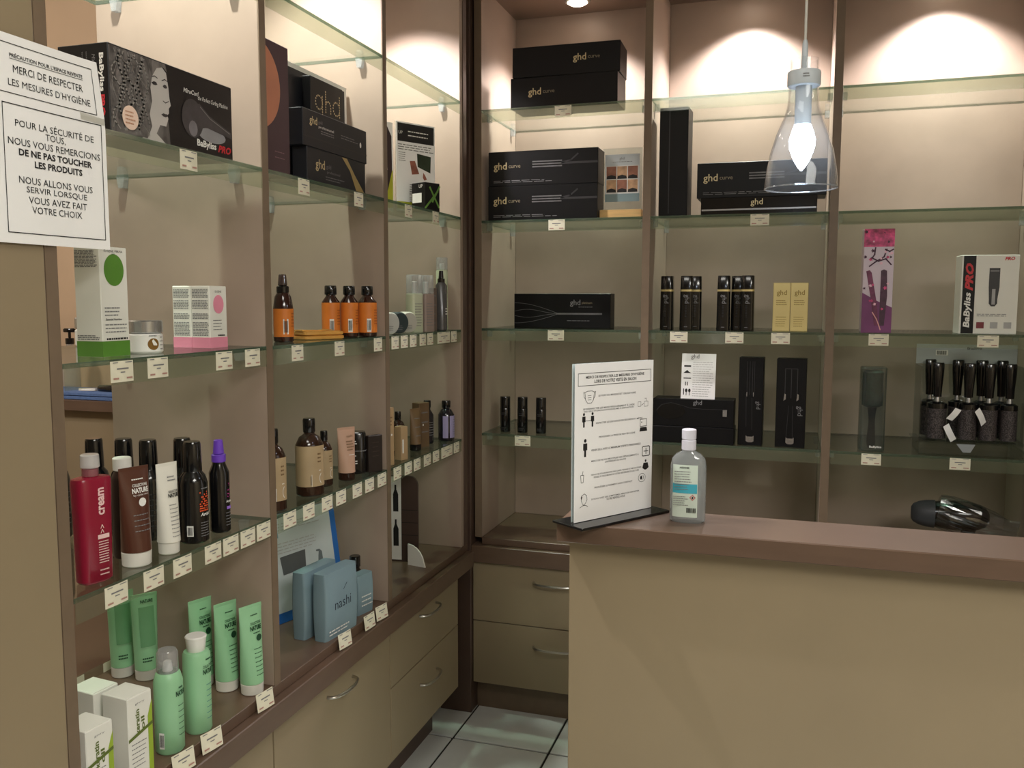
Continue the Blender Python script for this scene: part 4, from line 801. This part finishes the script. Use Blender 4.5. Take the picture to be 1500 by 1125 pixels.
# --- base board, middle bay
t = thing('showcard', 'white showcard in a blue frame leaning in the middle left bay', 'showcard', (-1.187, 1.978, ZS), 73)
LEAN = (math.radians(-9), 0, 0)
BLUE = M('blue_frame', (42, 108, 190), .4, noise=.04, scale=12)
fr = MB().box(-.122, .118, -.003, .003, 0, .275).build('blue_board', BLUE, t, rot=LEAN, bevel=.001)
MB().rect(-.122, .098, .026, .275, -.0034).build('white_print', M('showcard_white', (206, 212, 216), .25, noise=.04, scale=8), fr)
MB().poly([(-.085, .165), (.0, .168), (-.004, .120), (-.08, .118)], -.0038).build('grey_block', M('grey_block_print', (92, 94, 96), .5, noise=.05, scale=20), fr)
LGI = M('light_grey_ink', (176, 176, 176), .6, noise=.05, scale=30); lines(fr, -.09, .06, .20, 4, .008, .002, LGI, y=-.0038); lines(fr, -.09, .08, .25, 3, .008, .002, LGI, y=-.0038)
MB().rect(-.098, -.082, .215, .262, -.0038).build('printed_bottle', M('printed_teal', (110, 150, 160), .5, noise=.05, scale=20), fr)
MB().poly([(.035, .10), (.058, .10), (.056, .15), (.048, .158), (.036, .158), (.036, .154), (.045, .152), (.042, .14)], -.0038).build('printed_pump', M('printed_pump_grey', (110, 118, 122), .5, noise=.05, scale=20), fr)
NASHI = M('dusty_blue_carton', (124, 148, 158), .4, noise=.05, scale=14)
def pillow(label, x, y, rz, wd, d, h, text=True):
    t = thing('pillow_box', label, 'box', (x, y, ZS), rz, 'dusty blue boxes'); b = MB(); n = 10; vs = []; cols = []
    for i in range(n+1):
        q = -1+2*i/n; bul = .30*(1-q*q)
        cols.append([(-wd/2-.0*q, -d/2, h*i/n), (wd/2, -d/2-bul*d*.0, h*i/n), (wd/2, d/2, h*i/n), (-wd/2, d/2, h*i/n)])
    sec = []
    for i in range(n+1):
        q = -1+2*i/n; k = 1+.22*(1-q*q); sec.append((h*i/n, wd/2, d/2*k, 9))
    b.loft(sec, 40); b.build('carton_body', NASHI, t, smooth=True)
    if text:
        txt(t, 'nashi', 0, h*.5, wd*.5, y=-d*.615, mat=M('navy_print', (26, 44, 62), .4, noise=.05, scale=20)); MB().stroke([(.0, h*.66), (.018, h*.76)], .002, -d*.595).build('leaf_mark', MATS['navy_print'], t); lines(t, -wd*.42, wd*.3, h*.14, 2, .008, .003, WHITEP, y=-d*.58)
    return t
pillow('dusty blue box with leaf logo, front one', -1.057, 1.872, 84, .135, .036, .165); pillow('dusty blue box standing behind the logo box', -1.112, 1.868, 84, .135, .036, .165, False)
t = pillow('small dusty blue box by the middle divider', -1.066, 2.020, 78, .062, .032, .105, False); lines(t, -.02, .024, .05, 3, .012, .003, WHITEP, y=-.0200)
vessel('dark_bottle', 'black bottle peeking over the small dusty blue box', 'bottle', -1.108, 2.070, ZS, 70, [('bottle_body', [(0, .021, .021), (.003, .024, .024), (.080, .024, .024), (.100, .012, .012), (.106, .012, .012)], BLACKG), ('cap', C_(.104, .134, .0145), BLACKG)])
# --- base board, far bay: rounded display
t = thing('display_board', 'white and dark brown display board with rounded corner on a pale quarter round foot', 'display', (-1.20, 2.46, ZS), 8)
pts = [(-.10, 0), (.10, 0), (.10, .235)] + [(.07+.03*math.cos(a), .245+.03*math.sin(a)) for a in (0, .4, .8, 1.2, PI/2)] + [(-.10, .275)]
bo = MB().prism(pts, -.004, .004).build('board', M('umber_board', (70, 54, 48), .4, noise=.06, scale=10), t)
MB().rect(-.098, .046, .006, .271, -.0046).build('white_print', WHITEP, bo)
for z0 in (.05, .16):
    MB().poly([(.020, z0), (.037, z0), (.037, z0+.055), (.031, z0+.07), (.031, z0+.085), (.025, z0+.085), (.025, z0+.07), (.020, z0+.055)], -.0050).build('printed_bottle', INK, bo)
for z0 in (.085, .125, .165): MB().rect(.047, .099, z0, z0+.0018, -.0046).build('groove', INK, bo)
MB().prism([(0, 0), (.065, 0)] + [(.0+.06*math.cos(a), .006+.06*math.sin(a)) for a in (.15, .4, .7, 1.0, 1.3, PI/2)], -.0025, .0025).build('foot', WHITEPL, t, loc=(.075, -.03, 0), rot=(0, 0, math.radians(-20)))
# ================================================================== PRODUCTS, FAR UNIT
TUBEG = M('printed_barrel', (110, 110, 112), .35, .3, noise=.2, scale=40); DIMG = M('printed_barrel_dark', (48, 48, 50), .4, noise=.1, scale=30)
def curve_box(label, x, y, z, wd, d, h, kind, g='long black hair tool boxes', rz=0):
    t = carton('hair_tool_box', label, 'box', x, y, z, rz, wd, d, h, BLACKC, g); f = -d/2-.0006
    if kind == 'plain_r': ghd(t, wd*.07, h*.52, h*.32, f)
    elif kind == 'plain_l': ghd(t, -wd*.33, h*.50, h*.32, f)
    elif kind == 'barrel':
        ghd(t, -wd*.45, h*.55, h*.29, f)
        b = MB()
        for k in (-1, 0, 1): b.rect(-wd*.09, wd*.18, h*(.60+.075*k)-.002, h*(.60+.075*k)+.002, f)
        b.build('printed_barrel', TUBEG, t); b = MB(); b.stroke([(wd*.18, h*.62), (wd*.26, h*.68), (wd*.32, h*.84)], .005, f); b.stroke([(wd*.18, h*.60), (wd*.49, h*.60)], .007, f); b.build('printed_grip', DIMG, t)
        lines(t, -wd*.45, wd*.14, h*.16, 2, .005, .0016, GREYINK, y=f)
    return t
curve_box('black box, upper of two on the top far shelf', -.730, 2.892, ZA+.098, .356, .13, .096, 'plain_r', rz=1.2); curve_box('black box, lower of two on the top far shelf', -.735, 2.892, ZA, .358, .13, .098, 'plain_l', rz=-.8)
curve_box('long black box with a printed barrel, upper of two beside the leaflet stand', -.805, 2.878, ZB+.1135, .374, .10, .113, 'barrel'); curve_box('long black box with a printed barrel, lower of two beside the leaflet stand', -.806, 2.878, ZB, .374, .10, .1135, 'barrel')
t = thing('leaflet_stand', 'clear leaflet stand on a wooden block with six hair photos', 'leaflet', (-.548, 2.872, ZB))
MB().box(-.068, .068, -.022, .022, 0, .028).build('wood_block', M('light_wood', (214, 176, 116), .5, noise=.12, scale=14, stretch=(1, 1, 8)), t, bevel=.001)
MB().box(-.062, .066, -.002, .002, .024, .226).build('acrylic_sheet', ACRYL, t)
cdp = MB().box(-.055, .058, -.0030, -.0024, .055, .206).build('photo_card', M('pale_blue_card', (200, 208, 212), .4, noise=.03, scale=20), t)
MB().rect(-.055, .058, .055, .080, -.0033).build('teal_band', M('teal_band', (128, 150, 154), .5, noise=.04, scale=20), cdp); txt(cdp, 'ghd', .0, .192, .016, y=-.0034, mat=GREYINK); lines(cdp, -.03, .035, .183, 1, .005, .0016, GREYINK, y=-.0034)
b = MB().rect(-.052, .055, .082, .170, -.0032).build('white_mat', WHITEP, cdp)
HP = [M('photo_blond', (200, 160, 124), .5, noise=.35, scale=40), M('photo_auburn', (150, 100, 80), .5, noise=.4, scale=40)]
for i in range(3):
    for j in range(2):
        x0, z0 = -.050+.035*i, .085+.043*j; ph = MB().rect(x0, x0+.032, z0, z0+.040, -.0036).build('hair_photo', HP[(i+j) % 2], b); MB().poly([(x0, z0), (x0+.032, z0), (x0+.030, z0+.009), (x0+.016, z0+.013), (x0+.002, z0+.009)], -.0039).build('dark_top', INK, ph)
t = carton('tall_tool_box', 'tall narrow black box standing upright in the middle far bay', 'box', -.377, 2.885, ZB, -2, .090, .09, .338, BLACKC)
MB().rect(-.015, -.012, .01, .33, -.0456).build('side_seam', DIMG, t)
t = carton('hair_tool_box', 'low black box with a silver line under the box behind the lamp', 'box', -.118, 2.900, ZB, 0, .345, .12, .054, BLACKG, 'long black hair tool boxes'); MB().rect(-.17, .17, .014, .019, -.0606).build('silver_line', SILVER, t); ghd(t, -.022, .036, .026, -.0606, tail=None)
curve_box('long black box with a printed barrel behind the hanging lamp', -.112, 2.905, ZB+.054, .385, .12, .108, 'barrel')
t = carton('hair_tool_box', 'single black box with silver curves on the third far shelf', 'box', -.765, 2.975, ZC, 0, .342, .07, .118, BLACKC, 'long black hair tool boxes')
ghd(t, .03, .085, .026, -.0356, GREYINK, 'platinum', 1.1); lines(t, .06, .11, .073, 1, .004, .0016, GREYINK, y=-.0356); lines(t, .02, .11, .026, 1, .004, .0016, GREYINK, y=-.0356)
for k, (a, c, ph) in enumerate([(.034, .052, 0), (-.030, .046, 0), (.016, .050, .5), (-.014, .048, .5)]):
    MB().stroke([(-.168+.15*i/14, c+a*math.cos(PI/2*i/14)*(1 if ph == 0 else math.sin(PI*(.15+.85*i/14)))) for i in range(15)], .0014, -.0356).build('silver_curve', TUBEG, t)
MB().rect(-.02, .142, .046, .052, -.0356).build('silver_bar', TUBEG, t)
def band_bottle(label, x, y, rz=0, oct=True):
    t = vessel('styling_bottle', label, 'bottle', x, y, ZC, rz, [('bottle_body', [(0, .0205, .0205), (.001, .0215, .0215), (.124, .0205, .0205)], BLACKG, {'e': 4, 'n': 32}), ('gold_band', [(.124, .0202, .0202), (.1305, .0202, .0202)], GOLD, {'e': 4, 'n': 32}), ('cap', [(.1305, .0203, .0203), (.172, .0195, .0195), (.174, .0185, .0185)], BLACKG, {'e': 4, 'n': 32})], 'black gold-banded bottles')
    txt(t, 'ghd', .0, .100, .028, y=-.0222, mat=GREYINK, vert=-PI/2, bold=.01); lines(t, -.004, .002, .080, 8, .005, .002, DIMG, y=-.0224); lines(t, -.006, .006, .012, 1, .004, .002, GREYINK, y=-.0224); return t
for x, y, rz, lb in [(-.397, 2.893, -4, 'leftmost gold-banded black bottle, beside the far divider'), (-.334, 2.888, 4, 'gold-banded black bottle, front of the second pair'), (-.312, 2.938, 8, 'gold-banded black bottle half behind its neighbour, second pair'), (-.217, 2.885, 3, 'gold-banded black bottle, left front of the close group'), (-.176, 2.928, 0, 'gold-banded black bottle in the rear middle of the close group'), (-.143, 2.885, -3, 'gold-banded black bottle, right front of the close group')]: band_bottle(lb, x, y, rz)
for x, lb in [(-.040, 'gold carton, left of the pair'), (.013, 'gold carton, right of the pair')]:
    t = carton('gold_box', lb, 'box', x, 2.902, ZC, 0, .0515, .05, .151, GOLD, 'gold cartons'); gp = M('gold_dark_print', (150, 124, 60), .4, .3, noise=.05, scale=30); txt(t, 'ghd', 0, .118, .030, y=-.0256, mat=gp, bold=.01); lines(t, -.016, .016, .096, 3, .006, .002, gp, y=-.0256); lines(t, -.016, .016, .045, 5, .007, .0016, gp, y=-.0256)
# pink box
t = carton('straightener_box', 'tall pink and purple flower printed box in the right far bay', 'box', .236, 2.918, ZC, 3, .086, .05, .312, M('pale_lilac_carton', (214, 200, 216), .4, noise=.05, scale=12)); f = -.0256
MB().rect(-.043, .043, .258, .312, f).build('pink_top', M('magenta_flower_print', (206, 70, 128), .45, noise=.6, scale=55), t)
MB().poly([(-.043, .0), (.043, .0), (.043, .075), (.0, .095), (-.043, .12)], f).build('purple_base', M('purple_base_print', (122, 58, 112), .45, noise=.2, scale=12), t)
b = MB().poly([(-.034, .185), (-.024, .188), (-.018, .18), (.0, .085), (.006, .02), (-.006, .02), (-.018, .10)], f-.0004); b.build('printed_iron', M('printed_iron_plum', (112, 48, 84), .45, noise=.4, scale=60), t)
b = MB().poly([(.008, .186), (.016, .190), (.025, .186), (.028, .11), (.022, .02), (.008, .02), (.008, .11)], f-.0004); b.build('printed_iron', M('printed_iron_dark', (74, 40, 64), .45, noise=.3, scale=60), t)
BR = M('plum_branch_print', (70, 28, 60), .5, noise=.2, scale=40)
for pts in ([(-.02, .225), (.0, .215), (.02, .222), (.035, .205)], [(-.025, .20), (-.01, .212), (.015, .228), (.022, .25)], [(-.01, .255), (-.012, .235), (-.02, .222)], [(.018, .25), (.03, .244), (.04, .25)]): MB().stroke(pts, .004, f-.0004).build('printed_branch', BR, t)
for q in range(26):
    bx_, bz_, br_ = random.uniform(-.038, .038), random.choice((random.uniform(.262, .306), random.uniform(.262, .306), random.uniform(.205, .255), random.uniform(.06, .15))), random.uniform(.003, .007)
    MB().poly([(bx_+br_*(1 if i % 2 else .5)*math.cos(i*PI/5), bz_+br_*(1 if i % 2 else .5)*math.sin(i*PI/5)) for i in range(10)], f-.0006-.00001*q).build('printed_blossom', [MATS['magenta_flower_print'], M('pale_blossom', (240, 196, 216), .5, noise=.1, scale=40), BR][q % 3], t)
MB().stroke([(-.012, .06), (.0, .04), (.006, .025), (.012, .008)], .003, f-.0007).build('printed_glint', M('rose_glint', (230, 170, 170), .5, noise=.1, scale=30), t)
# trimmer box
t = carton('trimmer_box', 'white hair trimmer box with a black lettered band in the right far bay', 'box', .533, 2.895, ZC, 3, .152, .075, .228, CARDW); f = -.0381
MB().rect(-.071, -.038, .001, .226, f).build('black_band', BLACKC, t)
txt(t, 'BaByliss', -.0545, .069, .102, y=f-.0004, mat=WHITEP, bold=.03, vert=PI/2, height=.022, shear=.15); txt(t, 'PRO', -.0545, .165, .080, y=f-.0004, mat=REDINK, bold=.05, vert=PI/2, height=.022, shear=.3); txt(t, 'PRO', .05, .217, .026, y=f-.0004, mat=REDINK, bold=.04, shear=.2, height=.010)
tr = MB().poly([(-.002, .190), (.026, .190), (.026, .135), (.022, .10), (.022, .088), (.016, .080), (.006, .080), (.0, .088), (.0, .10), (-.002, .135)], f-.0003).build('printed_trimmer', M('trimmer_print', (44, 44, 46), .4, noise=.1, scale=30), t)
MB().rect(.007, .016, .085, .130, f-.0007).build('printed_grip', M('trimmer_grip_print', (160, 160, 160), .4, noise=.1, scale=30), tr); MB().rect(.0, .024, .180, .184, f-.0007).build('printed_blade', GREYINK, tr)
for k, mt in enumerate([M('maroon_icon', (120, 44, 52), .5, noise=.1, scale=30), M('grey_icon', (168, 168, 168), .5, noise=.1, scale=30), M('grey_icon', (168, 168, 168))]): MB().rect(-.030+.036*k, -.010+.036*k, .016, .034, f-.0003).build('icon_square', mt, t)
lines(t, -.03, .068, .058, 2, .005, .0016, GREYINK, y=f-.0003)
# --- lowest shelf
for x, lb in [(-.945, 'small black can, left of three'), (-.882, 'small black can, middle of three'), (-.816, 'small black can, right of three')]:
    t = vessel('mini_can', lb, 'can', x, 2.868, ZD, 0, [('can_body', [(0, .0165, .0165), (.002, .018, .018), (.082, .018, .018), (.083, .0175, .0175)], BLACKG), ('cap', [(.083, .0176, .0176), (.120, .0176, .0176), (.123, .0165, .0165)], BLACKG)], 'small black cans'); lines(t, -.008, .008, .068, 2, .006, .003, DIMG, bend=(.0183, .0183)); lines(t, -.01, .01, .018, 2, .006, .004, DIMG, bend=(.0183, .0183))
t = carton('brush_box', 'black box with a printed paddle brush, upper one beneath the white card', 'box', -.300, 2.870, ZD+.052, 0, .254, .09, .088, BLACKC, 'long black hair tool boxes'); f = -.0456
MB().ell(-.07, .048, .045, .026, f, 26).build('printed_brush_head', M('brush_print', (12, 12, 13), .25, noise=.1, scale=30), t); MB().stroke([(-.117+.0, .048), (-.10, .068), (-.07, .0755), (-.035, .068), (-.01, .060), (.03, .058), (.095, .058)], .0014, f-.0003).build('printed_outline', DIMG, t)
MB().rect(.093, .106, .036, .058, f-.0003).build('printed_tip', SILVER, t); ghd(t, .0, .076, .020, f-.0003, GREYINK, tail=None)
carton('brush_box', 'plain black box, lower one beneath the paddle brush box', 'box', -.300, 2.866, ZD, 0, .258, .10, .052, BLACKC, 'long black hair tool boxes')
t = thing('info_card', 'white product card with small tool icons behind the sanitizer bottle', 'card', (-.288, 2.845, ZD+.140), -2)
c_ = MB().box(-.054, .054, -.0005, .0005, 0, .145).build('card_sheet', PAPER, t, rot=(math.radians(-6), 0, 0)); f = -.0010
txt(c_, 'ghd', -.012, .134, .026, y=f, mat=GREYINK, bold=.01); lines(c_, -.018, .048, .118, 16, .0072, .0016, M('light_grey_ink', (176, 176, 176), .6, noise=.05, scale=30), y=f)
b = [MB().rect(-.046, -.024, .102, .107, f), MB().poly([(-.048, .082), (-.036, .092), (-.030, .086), (-.022, .082)], f), MB().rect(-.047, -.023, .064, .067, f), MB().rect(-.042, -.039, .042, .054, f), MB().rect(-.036, -.033, .042, .054, f), MB().rect(-.047, -.044, .012, .032, f), MB().ell(-.037, .026, .004, .006, f, 12), MB().rect(-.038, -.036, .010, .022, f), MB().ell(-.027, .026, .004, .006, f, 12), MB().rect(-.028, -.026, .010, .022, f)]
for q in b: q.build('tool_icon', INK, c_)
for x, y, wd, h, two, lb in [(-.122, 2.862, .074, .277, True, 'upright black box with a printed tail comb, left of two'), (-.002, 2.860, .088, .276, False, 'upright black box with a printed vent brush, right of two')]:
    t = carton('brush_box', lb, 'box', x, y, ZD, -2, wd, .06, h, BLACKC, 'upright black brush boxes'); f = -.0306
    if two:
        b = MB(); [b.stroke([(q, .16), (q, .265)], .0012, f) for q in (-.012, -.004, .004, .010)]; b.stroke([(-.012, .06), (-.014, .16)], .0012, f); b.stroke([(.006, .05), (.004, .15)], .0012, f); b.build('printed_comb', DIMG, t); txt(t, 'ghd', .022, .128, .024, y=f, mat=GREYINK, vert=-PI/2)
        b = MB(); [b.rect(q-.001, q+.001, .155, .168, f-.0003) for q in (-.012, .008)]; b.build('printed_glints', SILVER, t)
    else:
        b = MB(); [b.stroke([(q, .155), (q, .245)], .0022, f) for q in (-.018, .0, .018)]; b.stroke([(-.018, .245), (.018, .245)], .0022, f); b.stroke([(-.006, .13), (-.011, .03)], .0012, f); b.stroke([(.006, .13), (.008, .03)], .0012, f); b.build('printed_brush', DIMG, t); txt(t, 'ghd', .026, .115, .030, y=f, mat=GREYINK, vert=-PI/2)
        b = MB(); [b.poly([(q-.004, .145), (q+.003, .15), (q+.003, .165), (q-.001, .168)], f-.0003) for q in (-.018, .020)]; b.build('printed_glints', SILVER, t)
    MB().poly([(-.012, .032), (-.008, .028), (.008, .028), (.012, .032), (.012, .014), (.006, .010), (-.006, .010), (-.012, .014)], f-.0004).build('silver_emblem', SILVER, t)
# clear cased round brush
def bristle_mat():
    a = M('brush_barrel', (86, 76, 76), .5, noise=.1, scale=40); nt = a.node_tree; bs = nt.nodes['Principled BSDF']
    tc = nt.nodes.new('ShaderNodeTexCoord'); v = nt.nodes.new('ShaderNodeTexVoronoi'); v.inputs['Scale'].default_value = 330; r = nt.nodes.new('ShaderNodeValToRGB')
    r.color_ramp.elements[0].color = lin((96, 88, 88)); r.color_ramp.elements[1].color = lin((40, 35, 36)); r.color_ramp.elements[0].position = .25; r.color_ramp.elements[1].position = .6
    nt.links.new(tc.outputs['Object'], v.inputs['Vector']); nt.links.new(v.outputs['Distance'], r.inputs['Fac']); nt.links.new(r.outputs['Color'], bs.inputs['Base Color']); return a
BRM = bristle_mat()
CASE = CLEAR('case_plastic', (206, 214, 212), .08, .6, .06, milky=.12, milk=(120, 130, 130))
t = thing('cased_brush', 'round brush with green bristles in a clear case', 'brush', (.234, 2.868, ZD))
MB().loft(C_(0, .255, .037, b=.003), 32, 5).build('clear_case', CASE, t, smooth=True)
MB().loft([(.132, .020, .020), (.138, .030, .030), (.238, .030, .030), (.244, .022, .022)], 28).build('bristle_barrel', M('green_bristles', (30, 62, 52), .5, noise=.4, scale=90, bump=.6), t, smooth=True)
MB().loft([(.006, .008, .008), (.02, .013, .013), (.09, .009, .009), (.12, .012, .012), (.132, .014, .014)], 20).build('handle', BLACKG, t, smooth=True); txt(t, 'BaByliss', .01, .014, .034, y=-.0376, mat=WHITEP, bold=.03, height=.008)
# brush stand
st = thing('brush_stand', 'clear acrylic brush stand with a pale header strip', 'stand', (.494, 2.905, ZD))
hd = MB().box(-.131, .146, .060, .063, .262, .322).build('header_strip', M('header_card', (176, 182, 186), .4, noise=.04, scale=12), st); barcode(hd, -.06, .296, .034, .016, .0596); txt(hd, 'BrushPro', .03, .311, .04, y=.0596, mat=INK, bold=.02)
MB().box(-.131, -.128, -.07, .07, .004, .262).build('side_wall', ACRYL, st); MB().box(.143, .146, -.07, .07, .004, .262).build('side_wall', ACRYL, st); MB().box(-.131, .146, .070, .073, .004, .262).build('back_wall', ACRYL, st)
MB().box(-.140, .152, -.075, .075, .036, .041).build('upper_tray', ACRYL, st); MB().box(-.131, .146, -.078, -.075, .0, .036).build('front_lip', ACRYL, st); MB().box(-.131, .146, -.075, .075, .0, .004).build('base_plate', ACRYL, st)
MB().prism([(-.03, .036), (.02, .036), (.008, .012), (-.012, .012)], -.0805, -.0785).build('pale_sticker', GREYPL, st)
n = 0
names = ['first from the left', 'second from the left', 'third from the left', 'fourth from the left']
for row, (yy, xs) in enumerate([(2.880, [.415, .499, .554, .608]), (2.942, [.402, .478, .543, .598])]):
    for k, x in enumerate(xs):
        s_ = (1.0, .92, .88, .82)[k]*(1 if row == 0 else .95)
        t = vessel('round_brush', f'round brush with black handle in the acrylic stand, {"front" if row == 0 else "rear"} row, {names[k]}', 'brush', x, yy, ZD+.041, random.uniform(-30, 30), [
            ('barrel', [(0, .010*s_, .010*s_), (.004, .0275*s_, .0275*s_), (.094, .0275*s_, .0275*s_), (.098, .02*s_, .02*s_)], BRM), ('collar', [(.094, .0285*s_, .0285*s_), (.108, .0275*s_, .0275*s_), (.114, .016*s_, .016*s_)], BLACKG),
            ('ferrule', [(.113, .009, .009), (.130, .007, .007), (.138, .005, .005)], SILVER), ('grip', [(.128, .012, .010), (.15, .0125, .0105), (.20, .0165, .012), (.226+.006*row, .017, .012), (.230+.006*row, .015, .010)], BLACKG)], 'round brushes in the stand')
for k, (x, y, z, rz, ln) in enumerate([(.455, 2.850, 1.115, 10, .04), (.449, 2.846, 1.06, -14, .05), (.527, 2.848, 1.11, 20, .05)]):
    t = thing('swing_tag', ['white swing tag high between the first and second brush', 'white curled swing tag low between the first and second brush', 'thin pale swing tag between the second and third brush'][k], 'tag', (x, y, z), rz, 'swing tags on the brushes'); b = MB(); n_ = 6; v = []
    for i in range(n_+1): q = i/n_; v += [(-.009, -.004*math.sin(q*PI)-.006*q, ln*q-ln/2), (.009, -.004*math.sin(q*PI)-.006*q, ln*q-ln/2+.004), (.009, -.004*math.sin(q*PI)-.006*q+.0005, ln*q-ln/2+.004), (-.009, -.004*math.sin(q*PI)-.006*q+.0005, ln*q-ln/2)]
    b.add(v, [f_ for i in range(n_) for f_ in ((i*4, i*4+1, i*4+5, i*4+4), (i*4+2, i*4+3, i*4+7, i*4+6), (i*4+1, i*4+2, i*4+6, i*4+5), (i*4+3, i*4, i*4+4, i*4+7))] + [(0, 3, 2, 1), (n_*4, n_*4+1, n_*4+2, n_*4+3)]); b.build('tag_paper', PAPER, t); t.rotation_euler.y = math.radians((35, -25, -30)[k])
# hair dryer in its plastic bag
t = thing('hair_dryer', 'black hair dryer in a crinkled clear plastic bag behind the counter', 'hair dryer', (.490, 2.93, ZS), -4)
a = MB().loft([(-.095, .026, .026), (-.088, .034, .034), (-.06, .040, .040), (.0, .046, .044), (.05, .043, .041), (.08, .030, .028), (.09, .016, .014)], 28).build('barrel', BLACKG, t, smooth=True, loc=(0, 0, .165), rot=(0, PI/2, 0))
a = MB().loft([(.060, .043, .043), (.085, .041, .040), (.105, .036, .033), (.120, .028, .022), (.126, .018, .012)], 28).build('nozzle', M('dryer_nozzle', (58, 60, 64), .5, noise=.05, scale=30), t, smooth=True, loc=(.0, 0, .165), rot=(0, -PI/2, 0))
MB().loft([(0, .017, .013), (.004, .020, .015), (.09, .018, .014), (.14, .022, .02)], 22).build('handle', BLACKG, t, smooth=True, loc=(.035, 0, 0))
BAG = CLEAR('bag_film', (238, 240, 242), .14, .75, .10)
b = MB(); b.loft([(z, rx*(1+.0), ry) for z, rx, ry in [(-.055, .046, .044), (-.04, .051, .049), (-.02, .052, .050), (.02, .054, .050), (.06, .050, .046), (.10, .040, .030), (.14, .03, .016), (.17, .034, .008)]], 40)
b.v = [(x*(1+.07*math.sin(9*z*40+11*math.atan2(y, x))+.05*random.uniform(-1, 1)), y*(1+.07*math.sin(7*math.atan2(y, x)+z*90)), z) for x, y, z in b.v]
b.build('plastic_bag', BAG, t, smooth=False, loc=(0, 0, .165), rot=(0, PI/2+.22, 0))
